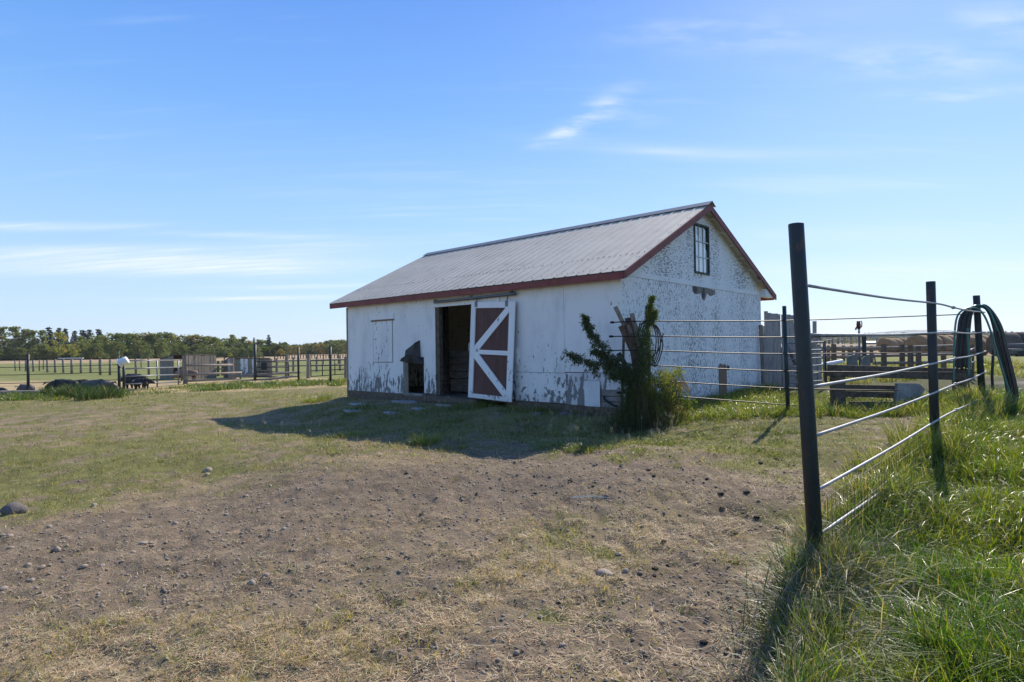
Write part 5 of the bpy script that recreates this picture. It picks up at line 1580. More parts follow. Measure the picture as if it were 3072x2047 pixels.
for k in range(7):
    w_ = 12 + k * 3.2; Y = 8.95 + .02 * (k % 3)
    cxp = 1950
    if k % 2 == 0:
        pa.append([at(cxp - 4, 965, Y), at(cxp + w_ * .7, 975 + k, Y), at(cxp + w_ + 6, 1010 + k * 2, Y), at(cxp + w_ + 4, 1055, Y), at(cxp + w_ * .6, 1085 + k * 2, Y), at(cxp + 4, 1095, Y)])
    else:
        pa.append([at(cxp - 2, 962, Y), at(cxp - w_, 968 + k, Y), at(cxp - w_ - 8, 1000, Y), at(cxp - w_ + 4, 1040, Y)])
pa.append([at(1965, 1092, 8.95), at(1958, 1070, 8.95), at(1976, 1050, 8.95), at(1990, 1000, 8.95)])
strands('cable_coil', 'rubber', pa, .0085, 'coil of black wire hanging on the vine covered post', 'cable')


def leaf_cloud(name, centres, mat, parent=None, leaf=.03, long_=2.2, cols=((.07, .11, .03),), droop=.5, loc=None, label=None, jit=.3):
    """many small pointed leaves; centres: (Vector, radius vector, count, colour index)"""
    P = []; K = []
    for c, rv, n, ci in centres:
        u = rng.normal(0, 1, (n, 3)); u /= np.linalg.norm(u, axis=1)[:, None]
        u *= (rng.random(n) ** (1 / 2.2))[:, None]
        P.append(np.array(c)[None] + u * np.array(rv)[None]); K.append(jitter(cols[ci % len(cols)], n, jit, .15))
    P = np.concatenate(P); K = np.concatenate(K); n = len(P)
    d = rng.normal(0, 1, (n, 3)); d[:, 2] -= droop; d /= np.linalg.norm(d, axis=1)[:, None]
    s = np.cross(d, rng.normal(0, 1, (n, 3))); s /= np.linalg.norm(s, axis=1)[:, None]
    L = leaf * long_ * (.6 + .8 * rng.random(n)); W = leaf * (.6 + .8 * rng.random(n))
    V = np.stack([P, P + d * (L * .45)[:, None] + s * (W * .5)[:, None], P + d * L[:, None], P + d * (L * .45)[:, None] - s * (W * .5)[:, None]], 1)
    off = np.array(base_of(parent)) if parent is not None else (np.array(loc) if loc is not None else np.zeros(3))
    V = (V - off[None, None]).reshape(-1, 3)
    me = bpy.data.meshes.new(name)
    me.vertices.add(len(V)); me.vertices.foreach_set('co', V.astype(np.float32).ravel())
    me.loops.add(n * 4); me.loops.foreach_set('vertex_index', np.arange(n * 4, dtype=np.int32))
    me.polygons.add(n); me.polygons.foreach_set('loop_start', (np.arange(n) * 4).astype(np.int32))
    me.update(calc_edges=True)
    ca = me.color_attributes.new('Col', 'FLOAT_COLOR', 'POINT')
    ca.data.foreach_set('color', np.hstack([np.repeat(K, 4, 0), np.ones((n * 4, 1))]).astype(np.float32).ravel())
    me.materials.append(M[mat])
    if name == '_mesh': return me
    o = bpy.data.objects.new(name, me)
    if parent is None and loc is not None: o.location = loc
    link(o, parent)
    if label: o['label'] = label
    return o


vine = thing('climbing_bush', Vector((1.85, 8.95, -.25)), 'dark vine bush smothering the fence end at the near barn corner, long shoots reaching left', 'bush')
cen = []
def seg(path, r0, r1, n, ci, Yv=None):
    pts = catmull([at(*p) for p in path], 7)
    m_ = MB(); m_.tube(pts, [.010 * (1 - i / len(pts)) + .003 for i in range(len(pts))], 5); m_.build('stem', M['bark'], vine, smooth=True)
    for i, p in enumerate(pts[:-1]):
        t = i / (len(pts) - 1); r_ = r0 * (1 - t) + r1 * t
        cen.append((p, (r_ * .45, r_ * .4, r_ * .45), max(3, int((n * (1 - t) + n * .4 * t) * .30)), ci))
        for k in range(3):          # side twigs that droop
            d = Vector((R.gauss(0, 1), R.gauss(0, 1), R.gauss(.1, .8))).normalized() * r_ * R.uniform(.9, 1.9)
            e = p + d; f_ = e + Vector((d.x * .3, d.y * .3, -r_ * R.uniform(.5, 1.4)))
            for q_ in (p.lerp(e, .6), e, e.lerp(f_, .5), f_):
                cen.append((q_, (.014, .014, .018), R.randint(3, 6), ci))
            m_ = MB(); m_.tube([p, e, f_], [.003, .002, .001], 3, False); tw.append(m_)


tw = []
Yv = 8.85
seg([(1915, 1190, Yv), (1880, 1120, Yv), (1830, 1085, Yv), (1780, 1095, Yv - .1), (1735, 1072, Yv - .15), (1695, 1060, Yv - .2)], .12, .035, 85, 0)
seg([(1900, 1150, Yv), (1850, 1090, Yv), (1822, 1070, Yv), (1800, 1030, Yv), (1775, 1000, Yv), (1762, 970, Yv), (1751, 942, Yv)], .10, .02, 60, 0)
seg([(1940, 1120, Yv), (1942, 1030, Yv + .1), (1946, 960, Yv + .15), (1952, 910, Yv + .1), (1958, 885, Yv + .1)], .055, .015, 70, 1)
seg([(1950, 970, Yv + .1), (1960, 945, Yv + .1), (1967, 930, Yv + .1)], .03, .015, 20, 1)
seg([(1830, 1085, Yv), (1800, 1060, Yv), (1775, 1052, Yv)], .04, .02, 26, 0)
_t = MB()
for q_ in tw: _t.raw(q_.v, q_.f)
_t.build('twigs', M['bark'], vine)['kind'] = 'stuff'
for px, py, rx, rz, n, ci in ((1895, 1120, .22, .18, 900, 0), (1925, 1165, .30, .30, 1900, 0), (1930, 1220, .36, .30, 2600, 0), (1850, 1120, .20, .12, 700, 0), (1935, 1060, .13, .25, 700, 0), (1925, 1000, .07, .2, 260, 0),
                              (1965, 1190, .26, .30, 1100, 1), (1985, 1130, .16, .16, 420, 2), (2005, 1180, .20, .26, 520, 2), (2030, 1110, .12, .08, 90, 2), (1900, 1250, .42, .16, 1500, 0), (1970, 1245, .34, .18, 900, 1), (2010, 1230, .22, .2, 420, 3)):
    c = at(px, py, Yv + .0 if px < 1960 else Yv + .2); cen.append((c, (rx, .22, rz), n, ci))
leaf_cloud('foliage', cen, 'leaf', vine, .0125, 4.6, ((.075, .098, .034), (.13, .155, .04), (.27, .26, .05), (.24, .14, .05)), 1.0)
# hanging stems mass at the foot
n = 3800
xx = 1.86 + rng.normal(0, .17, n); yy = 8.86 + rng.normal(0, .13, n)
keep = ~inside_barn(xx, yy, .03); xx, yy = xx[keep], yy[keep]; n = len(xx)
col = np.where((rng.random(n) < .35)[:, None], jitter((.19, .16, .10), n, .3), jitter((.065, .085, .03), n, .35))
o = blades('hanging_stems', np.stack([xx - vine.location.x, yy - vine.location.y, height(xx, yy) - vine.location.z], -1), .20 + .85 * rng.random(n) * np.exp(-((xx - 1.88) / .22) ** 2), np.full(n, .0045), rng.random(n) * 6.28, .05 + .14 * rng.random(n), 3, col * .7, col, M['grass'])
o.parent = vine; del o['kind']
# small weeds beside the gable wall
wd_ = thing('weed_shrub', at(2010, 1215, 9.2), 'loose yellowing weed shrub just right of the dark vine bush', 'shrub')
cen = [(at(px, py, 9.25), (r_, .15, r_), n, ci) for px, py, r_, n, ci in ((2005, 1150, .16, 240, 0), (2035, 1120, .10, 70, 0), (2020, 1190, .22, 400, 1), (2045, 1160, .12, 90, 2), (1995, 1210, .2, 400, 0), (2060, 1210, .18, 200, 1))]
leaf_cloud('foliage', cen, 'leaf', wd_, .022, 2.2, ((.24, .25, .05), (.14, .17, .04), (.28, .18, .06)), .3)
m_ = MB()
for k in range(9):
    m_.tube([at(2010 + R.uniform(-12, 20), 1225, 9.25), at(2010 + R.uniform(-20, 45), R.uniform(1090, 1150), 9.25)], .005, 4)
m_.build('stems', M['bark'], wd_)


# ------------------------------------------------------------------ the pens on the left
# long pipe fence with a log at its foot
pf = thing('pen_fence', at(85, 1185, 23.8), 'left pen fence of thin dark rods with a fallen log along its foot', 'fence')
Y0, Y1 = 23.2, 24.6
for px, yt, yb, r_ in ((85, 1062, 1190, .05), (358, 1088, 1172, .055)):
    Y = Y0 + (Y1 - Y0) * px / 358
    m_ = MB(); m_.tube([at(px, yb, Y), at(px - 1, yt, Y)], r_, 10); m_.build('post', M['dark_metal'], pf, smooth=True)
m_ = MB(); m_.tube([at(358, 1090, Y1), at(357, 1053, Y1)], .016, 6); m_.build('rod', M['rod'], pf)
m_ = MB(); m_.tube([at(-190, 1195, 22.2), at(-190, 1066, 22.2)], .05, 10); m_.build('post', M['dark_metal'], pf, smooth=True)
for ya, yb in ((1078, 1076), (1103, 1095), (1126, 1116), (1151, 1140), (1177, 1166)):
    m_ = MB(); m_.tube(catmull([at(-260, ya + 2, 22), at(0, ya, Y0), at(180, (ya + yb) / 2 + .5, (Y0 + Y1) / 2), at(356, yb, Y1)], 4), .013, 5); m_.build('rail', M['rod_dark'], pf, smooth=True)
m_ = MB(); m_.tube(catmull([at(-260, 1188, 22), at(0, 1180, 23), at(160, 1177, 23.6), at(356, 1168, 24.4)], 4), [.10] * 5 + [.095] * 4 + [.085] * 4, 9); m_.build('log', M['old_wood_h'], pf, smooth=True)

pgt = gate_px(371, 543, 24.9, 28.8, (1083, 1107, 1130, 1153, 1175), (1081, 1102, 1124, 1147, 1165), (0, .55, .95), 'galvanised pipe gate with the white bucket hanging on its left post', r_=.03)
m_ = MB(); m_.tube([at(372, 1178, 24.8), at(371, 1083, 24.8)], .055, 9); tag(m_.build('gate_post', M['dark_metal'], None, smooth=True, loc=at(372, 1178, 24.8)), 'dark hinge post of the pen gate under the white bucket', 'post')
# bucket
bk = thing('bucket', at(371, 1086, 24.6), 'white plastic bucket hung tilted on the gate post', 'bucket')
ax = Vector((-.80, -.25, -.42)).normalized()          # mouth points down towards the camera
c = at(370, 1085, 24.6)
mo = c + ax * .17; bo = c - ax * .17
m_ = MB(); m_.tube([bo, bo + ax * .005, mo], [.135, .145, .175], 18, cap=True); o = m_.build('shell', M['bucket'], bk, smooth=False)
for f in o.data.polygons: f.use_smooth = len(f.vertices) == 4
m_ = MB(); m_.tube([mo - ax * .05, mo - ax * .03, mo, mo + ax * .004], [.176, .185, .185, .17], 18); m_.build('rim', M['bucket'], bk)
wood_fence('peeled log rail fence between the pen gate and the barn', [(556, 1067, 1162, 29), (697, 1074, 1140, 33), (812, 1078, 1137, 33), (860, 1063, 1142, 33), (925, 1063, 1138, 33)],
           [((560, 1097, 28.9), (697, 1095, 31)), ((558, 1125, 28.9), (725, 1118, 31.2)), ((558, 1144, 28.9), (722, 1136, 31.2)), ((684, 1130, 31), (800, 1124, 31.8), (902, 1116, 32)), ((680, 1147, 30.8), (800, 1138, 31.4), (898, 1128, 32)),
            ((563, 1163, 28.5), (615, 1159, 29)), ((668, 1155, 29.5), (712, 1151, 30))], .10, .055)
for px, yt, yb, Y, lb in ((765, 1034, 1140, 31, 'tallest dark steel post before the second shed'), (895, 1041, 1146, 29, 'dark steel post wrapped in weeds, middle of three'), (991, 1041, 1155, 26, 'dark steel post with weeds nearest the barn')):
    m_ = MB(); m_.tube([at(px + .5, yb + 3, Y), at(px, yt, Y)], .07 if px == 765 else .05, 9); tag(m_.build('steel_post', M['dark_metal'], None, smooth=True, loc=at(px, yb, Y)), lb, 'post')
gate_px(769, 866, 31.4, 32.6, (1086, 1102, 1116, 1131), (1086, 1102, 1116, 1131), (0, 1), 'dark tube panel in front of the second shed', mat='rod_dark', r_=.03)
gate_px(933, 1040, 27.5, 26.5, (1083, 1098, 1113, 1130), (1080, 1096, 1108, 1122), (0, .33, .68, 1), 'thin tube gate between the log fence and the barn', mat='rod_dark', r_=.02)
m_ = MB(); m_.bar(at(1037, 1135, 24), at(1037, 1070, 24), .10, .08, (1, 0, 0)); tag(m_.build('wood_post', M['old_wood'], None, loc=at(1037, 1140, 24)), 'grey wooden post touching the far barn corner', 'post')


def board_shed(name, label, A, B, Cc, zA, zB, zC, open_=None, nAB=6, nBC=8, mats=('old_wood',), roof='bale_dark', cat='shed'):
    """A-B is the short slanted side, B-C the long front; boards one by one"""
    sh = thing(name, B, label, cat)
    for (P, Q, z0, z1, n) in ((A, B, zA, zB, nAB), (B, Cc, zB, zC, nBC)):
        for i in range(n):
            u0 = i / n; u1 = (i + 1) / n; um = (u0 + u1) / 2
            if open_ and P is A and open_[0] < um < open_[1]: continue
            p = P.lerp(Q, um); g = min(P.z, Q.z)
            zt = z0 + (z1 - z0) * um if P is not A else (z0 + (z1 - z0) * min(1, um * 1.8))
            dd_ = (Q - P); L = dd_.length / n
            m_ = MB(); m_.bar(Vector((p.x, p.y, g - .1)), Vector((p.x + R.gauss(0, .01), p.y, zt + R.gauss(0, .01))), L * R.uniform(.86, .97), .03, Vector((dd_.x, dd_.y, 0)))
            m_.build('board', M[R.choice(mats)], sh)
    back = Vector((-(Cc - B).y, (Cc - B).x, 0)).normalized() * ((A - B).length * .9)
    if back.y < 0: back = -back
    D_ = Cc + (A - B)
    t_ = [Vector((A.x, A.y, zA)), Vector((A.x, A.y, zA)).lerp(Vector((B.x, B.y, zB)), .55) + UPV * (zB - (zA + (zB - zA) * .55)), Vector((B.x, B.y, zB)), Vector((Cc.x, Cc.y, zC)), Vector((D_.x, D_.y, zC - (zB - zA)))]
    m_ = MB(); m_.prism([q + UPV * .02 for q in t_], UPV * .07); m_.build('roof', M[roof], sh)
    m_ = MB(); m_.bar(Vector((A.x, A.y, A.z + .4)), Vector((D_.x, D_.y, A.z + .4)), .9, .03, UPV); m_.build('back_wall', M['dark_wood'], sh)
    m_ = MB(); m_.bar(Vector((D_.x, D_.y, A.z + .4)), Vector((Cc.x, Cc.y, A.z + .4)), 1.0, .03, UPV); m_.build('side_wall', M['dark_wood'], sh)
    return sh


A = at(480, 1145, 36.5); B = at(556, 1142, 34.5); Cc = at(649, 1138, 36.5)
wood_fence('inner rail fence of the pens seen between the two sheds', [(655, 1083, 1135, 40), (668, 1082, 1134, 41)], [((640, 1092, 40), (700, 1090, 41)), ((640, 1108, 40), (700, 1106, 41)), ((640, 1122, 40), (700, 1120, 41))], .09, .05, 'dark_wood', 'old_wood_h')
wood_fence('second pole fence behind the steel posts right of the low shed', [(830, 1075, 1128, 42), (880, 1072, 1126, 43), (950, 1070, 1122, 44), (1020, 1068, 1120, 44)], [((815, 1084, 42), (1042, 1078, 44)), ((815, 1100, 42), (1042, 1094, 44))], .08, .045, 'old_wood', 'old_wood_h')
board_shed('pig_shed', 'grey board pig shed with dark doorway and mossy slanted roof', A, B, Cc, at(480, 1080, 36.5).z, at(556, 1067, 34.5).z, at(649, 1067, 36.5).z, (.60, .93), 9, 10, ('old_wood', 'old_wood_h', 'old_wood'))
A = at(671, 1132, 37.5); B = at(698, 1130, 36.5); Cc = at(812, 1128, 37.5)
s2 = board_shed('pig_shed', 'lower shed of pale and bare boards with a small dark window', A, B, Cc, at(671, 1089, 37.5).z, at(698, 1077, 36.5).z, at(812, 1078, 37.5).z, None, 4, 10, ('old_wood', 'siding_grey', 'old_wood_h'), 'brown_wood')
m_ = MB(); m_.prism([at(px, py, 36.6) for px, py in ((783, 1089), (800, 1089), (800, 1110), (783, 1110))], Vector((0, .03, 0))); m_.build('window', M['rubber'], s2)
# leafy growth over the first shed roof
# far paddock fence posts
fp = thing('post_fence', at(220, 1122, 50), 'far paddock fence of leaning grey wooden posts left of the sheds', 'fence')
fps = [(45, 1082, 1118), (59, 1081, 1117), (78, 1081, 1119), (99, 1081, 1120), (119, 1080, 1118), (131, 1081, 1113), (142, 1080, 1122), (165, 1078, 1123), (189, 1078, 1123), (215, 1077, 1125), (243, 1078, 1124), (272, 1077, 1122), (298, 1077, 1116), (302, 1077, 1127), (331, 1079, 1127),
       (407, 1076, 1123), (423, 1075, 1105), (446, 1075, 1126), (486, 1075, 1100)]
for px, yt, yb in fps:
    Y = 1792 * 1.52 / (yb - (1047 - .0152 * (px - 1536) - 1)) ; Y = min(max(Y, 40), 75)
    m_ = MB(); m_.tube([at(px + R.uniform(-1.5, 1.5), yb, Y), at(px, yt, Y)], .085 if yb > 1118 else .06, 7); m_.build('post', M['old_wood'], fp, smooth=True)
for z_ in (1084, 1094, 1106):
    m_ = MB(); m_.tube([at(45, z_ + 1, 58), at(140, z_, 55), at(240, z_, 50), at(335, z_, 49), at(490, z_ - 2, 52)], .008, 4); m_.build('wire', M['rod_dark'], fp)
wp = thing('post_fence', at(700, 1080, 70), 'distant thin posts of the paddock beyond the second shed', 'fence')
for px, yt, yb in ((673, 1070, 1095), (702, 1067, 1085), (733, 1064, 1085), (763, 1067, 1085), (791, 1068, 1085), (824, 1063, 1085), (858, 1060, 1090), (893, 1061, 1098), (930, 1060, 1100), (970, 1058, 1097), (1015, 1058, 1096)):
    m_ = MB(); m_.tube([at(px, yb, 62), at(px, yt, 62)], .06, 6); m_.build('post', M['dark_wood'], wp)
for z_ in (1066, 1075):
    m_ = MB(); m_.tube([at(673, z_ + 5, 62), at(1042, z_ - 1, 62)], .012, 4); m_.build('wire', M['rod_dark'], wp)
hp = thing('post_fence', at(900, 1073, 110), 'farthest fence line across the pale stubble left of the barn', 'fence')
for i in range(26):
    px = 825 + i * 8.5; m_ = MB(); m_.tube([at(px, 1077 - .01 * (px - 825), 110), at(px, 1066 - .01 * (px - 825), 110)], .09, 5); m_.build('post', M['dark_wood'], hp)
m_ = MB(); m_.tube([at(825, 1068, 110), at(1042, 1066, 110)], .03, 4); m_.build('wire', M['rod_dark'], hp)


# ------------------------------------------------------------------ pigs
def skin_body(name, nodes, edges, mat, parent, sub=2):
    me = bpy.data.meshes.new(name)
    me.from_pydata([n[0] for n in nodes], edges, [])
    o = bpy.data.objects.new(name, me); C.objects.link(o)
    sk = o.modifiers.new('skin', 'SKIN')
    for i, n in enumerate(nodes):
        me.skin_vertices[0].data[i].radius = n[1] if hasattr(n[1], '__len__') else (n[1], n[1])
    me.skin_vertices[0].data[0].use_root = True
    sb = o.modifiers.new('sub', 'SUBSURF'); sb.levels = sub; sb.render_levels = sub
    bpy.context.view_layer.update()
    dg = bpy.context.evaluated_depsgraph_get()
    m2 = bpy.data.meshes.new_from_object(o.evaluated_get(dg)); m2.name = name
    bpy.data.objects.remove(o); bpy.data.meshes.remove(me)
    m2.polygons.foreach_set('use_smooth', [True] * len(m2.polygons))
    m2.materials.clear(); m2.materials.append(M[mat])
    o = bpy.data.objects.new(name, m2); link(o, parent)
    return o


def pig(loc, az_, L, mat, label, pose='stand', group=None):
    """L body length in metres; +x is the nose direction before rotation"""
    root = thing('pig', loc, label, 'pig', group)
    h = .34 * L if pose == 'stand' else .17 * L
    N = [((0, 0, h + .10 * L), .19 * L), ((.24 * L, 0, h + .12 * L), .185 * L), ((.38 * L, 0, h + .13 * L), .15 * L), ((.52 * L, 0, h + .09 * L), .11 * L), ((.63 * L, 0, h + .03 * L), .062 * L), ((.70 * L, 0, h), .05 * L),
         ((-.24 * L, 0, h + .11 * L), .185 * L), ((-.38 * L, 0, h + .09 * L), .15 * L), ((-.46 * L, 0, h + .10 * L), .07 * L)]
    Ed = [(0, 1), (1, 2), (2, 3), (3, 4), (4, 5), (0, 6), (6, 7), (7, 8)]
    legs = []
    if pose == 'stand':
        for sx, par, bx in ((.27, 1, 0), (-.30, 6, 0)):
            for sy in (-1, 1):
                k = len(N); st = R.uniform(-.05, .05) * L
                N += [((sx * L, sy * .11 * L, h - .05 * L), .085 * L), ((sx * L + (-.02 if sx > 0 else .035) * L + st * .5, sy * .12 * L, h * .42), .042 * L), ((sx * L + st, sy * .12 * L, .02 * L), .036 * L)]
                Ed += [(par, k), (k, k + 1), (k + 1, k + 2)]
    else:
        for sx, par in ((.25, 1), (-.28, 6)):
            k = len(N); N += [((sx * L, -.16 * L, .08 * L), .07 * L), ((sx * L + .10 * L, -.27 * L, .05 * L), .035 * L), ((sx * L + .20 * L, -.30 * L, .035 * L), .03 * L)]
            Ed += [(par, k), (k, k + 1), (k + 1, k + 2)]
    b_ = skin_body('body', [(Vector(p), r_) for p, r_ in N], Ed, mat, root)
    for sy in (-1, 1):
        m_ = MB(); q = Vector((.50 * L, sy * .085 * L, h + .19 * L))
        m_.prism([q, q + Vector((.10 * L, sy * .02 * L, .02 * L)), q + Vector((.13 * L, sy * .07 * L, -.07 * L)), q + Vector((.02 * L, sy * .06 * L, -.02 * L))], Vector((0, 0, .012 * L)))
        me = m_.mesh('ear'); me.materials.append(M[mat]); link(bpy.data.objects.new('ear', me), root)
    m_ = MB(); m_.tube(catmull([Vector((-.50 * L, 0, h + .16 * L)), Vector((-.56 * L, .02 * L, h + .14 * L)), Vector((-.57 * L, .0, h + .06 * L)), Vector((-.58 * L, .02 * L, h - .02 * L))], 4), .010 * L, 5)
    me = m_.mesh('tail', smooth=True); me.materials.append(M[mat]); link(bpy.data.objects.new('tail', me), root)
    root.rotation_euler = (0, 0, az_)
    return root


def pg_at(px, py, Y):
    p = at(px, py, Y); return Vector((p.x, p.y, min(p.z, hz(p.x, p.y) + .02)))


pig(pg_at(405, 1170, 27), rad(172), 1.15, 'pig', 'big black pig standing behind the pen gate')
pig(pg_at(424, 1169, 26.2), rad(8), .80, 'pig_spot', 'smaller black pig with pale face patches in front of the big one')
pig(pg_at(566, 1145, 32.5), rad(186), 1.05, 'pig_brown', 'brown pink pig walking past the shed doorway')
pig(pg_at(285, 1176, 23.9), rad(15), 1.15, 'pig_grey', 'grey backed pig lying just left of the white bucket', 'lie')
pig(pg_at(195, 1180, 23.8), rad(175), 1.25, 'pig', 'long black pig lying behind the weeds and log', 'lie')
pig(pg_at(235, 1176, 24.6), rad(12), 1.1, 'pig', 'dark pig lying between the long black pig and the grey one', 'lie')
pig(pg_at(80, 1180, 23.7), rad(160), .85, 'pig_grey', 'muddy grey pig curled up behind the leftmost steel post', 'lie')
# half buried tyre at the left edge
ty = thing('tyre', pg_at(2, 1184, 23.5), 'half sunk black tyre lying at the left edge of the pen', 'tyre')
c = pg_at(2, 1184, 23.5)
m_ = MB(); prof = [c + Vector((math.cos(a) * .30, -.0, math.sin(a) * .30 - .08)) for a in np.linspace(-.2, math.pi + .2, 18)]
m_.tube(prof, .09, 10); m_.build('tread', M['rubber'], ty, smooth=True)


# ------------------------------------------------------------------ trees
def tree_meshes(kind, seed):
    """crown + trunk meshes of a tree about 1 unit tall (scaled later); leaves are many small faces in clumps"""
    rr = random.Random(seed); cen = []
    if kind == 'spruce':
        nlay = 15
        for k in range(nlay):
            z = .06 + .92 * k / nlay; r_ = .17 * (1 - z) ** .85 + .012
            nb_ = max(4, int(13 * (1 - z) + 3))
            for j in range(nb_):
                a = rr.uniform(0, 6.28); l_ = r_ * rr.uniform(.6, 1.1)
                cen.append((Vector((math.cos(a) * l_ * .6, math.sin(a) * l_ * .6, z - l_ * .15)), (l_ * .45 + .01, l_ * .45 + .01, .016), 13, rr.choice((0, 0, 1))))
        cols = ((.028, .042, .026), (.040, .056, .032)); leaf, mat, tr_ = .020, 'conifer', (.012, .98)
    elif kind == 'aspen':
        for k in range(52):
            z = rr.uniform(.10, .97); r_ = .19 * math.sin(min(1, (z - .12) / .75) * math.pi * .82 + .25) + .03
            a = rr.uniform(0, 6.28); q = rr.uniform(.2, 1) * r_
            s = rr.uniform(.035, .075); cen.append((Vector((math.cos(a) * q, math.sin(a) * q, z)), (s, s, s * .9), 40, rr.choice((0, 1, 2))))
        cols = ((.17, .20, .06), (.22, .24, .075), (.28, .24, .09)); leaf, mat, tr_ = .020, 'leaf', (.012, .9)
    elif kind == 'yellow':
        for k in range(42):
            z = rr.uniform(.16, .97); r_ = .25 * math.sin(min(1, (z - .03) / .95) * math.pi * .85 + .2) + .03
            a = rr.uniform(0, 6.28); q = rr.uniform(.2, 1) * r_
            s = rr.uniform(.045, .09); cen.append((Vector((math.cos(a) * q, math.sin(a) * q, z)), (s, s, s * .9), 34, rr.choice((0, 1, 2))))
        cols = ((.36, .34, .06), (.26, .29, .055), (.40, .31, .08)); leaf, mat, tr_ = .020, 'leaf', (.014, .85)
    elif kind == 'willow':
        for k in range(84):
            z = rr.uniform(.03, .95); r_ = .44 * math.sqrt(max(0, 1 - (z / 1.0) ** 2.1)) + .03
            a = rr.uniform(0, 6.28); q = rr.uniform(.35, 1) * r_
            s = rr.uniform(.07, .14); cen.append((Vector((math.cos(a) * q, math.sin(a) * q, z)), (s, s, s * .75), 36, rr.choice((0, 0, 1, 2))))
        cols = ((.14, .17, .05), (.18, .205, .06), (.24, .235, .08)); leaf, mat, tr_ = .028, 'leaf', (.02, .6)
    elif kind == 'orange':
        for k in range(46):
            z = rr.uniform(.12, .95); r_ = .30 * math.sqrt(max(0, 1 - (z / .98) ** 3)) + .02
            a = rr.uniform(0, 6.28); q = rr.uniform(.3, 1) * r_
            s = rr.uniform(.06, .11); cen.append((Vector((math.cos(a) * q, math.sin(a) * q, z)), (s, s, s * .8), 34, rr.choice((0, 1, 2))))
        cols = ((.34, .22, .06), (.25, .22, .07), (.28, .24, .075)); leaf, mat, tr_ = .026, 'leaf', (.014, .8)
    else:   # pale bush
        for k in range(30):
            z = rr.uniform(.05, .9); r_ = .62 * math.sqrt(max(0, 1 - (z / .98) ** 2.2)) + .02
            a = rr.uniform(0, 6.28); q = rr.uniform(.2, 1) * r_
            s = rr.uniform(.12, .2); cen.append((Vector((math.cos(a) * q, math.sin(a) * q, z)), (s, s, s * .8), 34, rr.choice((0, 1))))
        cols = ((.20, .22, .10), (.15, .17, .07)); leaf, mat, tr_ = .05, 'leaf', (.03, .5)
    crown = leaf_cloud('_mesh', cen, mat, None, leaf * 1.45, 1.4, cols, .2, jit=.35)
    crown.name = 'crown'
    m_ = MB(); tp = Vector((rr.gauss(0, .01), rr.gauss(0, .01), tr_[1]))
    m_.tube([Vector((0, 0, -.03)), Vector((rr.gauss(0, .006), 0, .35)), tp], [tr_[0] * 1.3, tr_[0], tr_[0] * .2], 6)
    if kind in ('aspen', 'yellow', 'orange', 'willow'):
        for k in range(7):
            z = rr.uniform(.2, .75); a = rr.uniform(0, 6.28); l_ = rr.uniform(.08, .2)
            m_.tube([Vector((0, 0, z * tr_[1])), Vector((math.cos(a) * l_, math.sin(a) * l_, z * tr_[1] + l_ * 1.1))], [tr_[0] * .45, tr_[0] * .12], 4)
    trunk = m_.mesh('trunk', smooth=True); trunk.materials.append(M['bark'])
    return crown, trunk


TK = {k: [tree_meshes(k, 10 * i + j) for j in range(n)] for i, (k, n) in enumerate((('spruce', 3), ('aspen', 3), ('yellow', 2), ('willow', 3), ('orange', 2), ('bush', 2)))}


def tree(kind, px, ytop, ybase, Y, wide, label, group=None, name=None):
    b_ = at(px, ybase, Y); t_ = at(px, ytop, Y); H = t_.z - b_.z
    cr, tk = R.choice(TK[kind])
    r_ = thing(name or {'spruce': 'spruce_tree', 'aspen': 'aspen_tree', 'yellow': 'yellowing_tree', 'willow': 'willow_tree', 'orange': 'autumn_tree', 'bush': 'bush'}[kind], b_, label, 'bush' if kind == 'bush' else 'tree', group)
    o = bpy.data.objects.new('crown', cr); link(o, r_)
    o = bpy.data.objects.new('trunk', tk); link(o, r_)
    wide *= 1.3 if kind in ('willow', 'aspen', 'orange') else 1.1
    r_.scale = (H * wide, H * wide, H * 1.03); r_.rotation_euler = (0, 0, R.uniform(0, 6.28))
    return r_


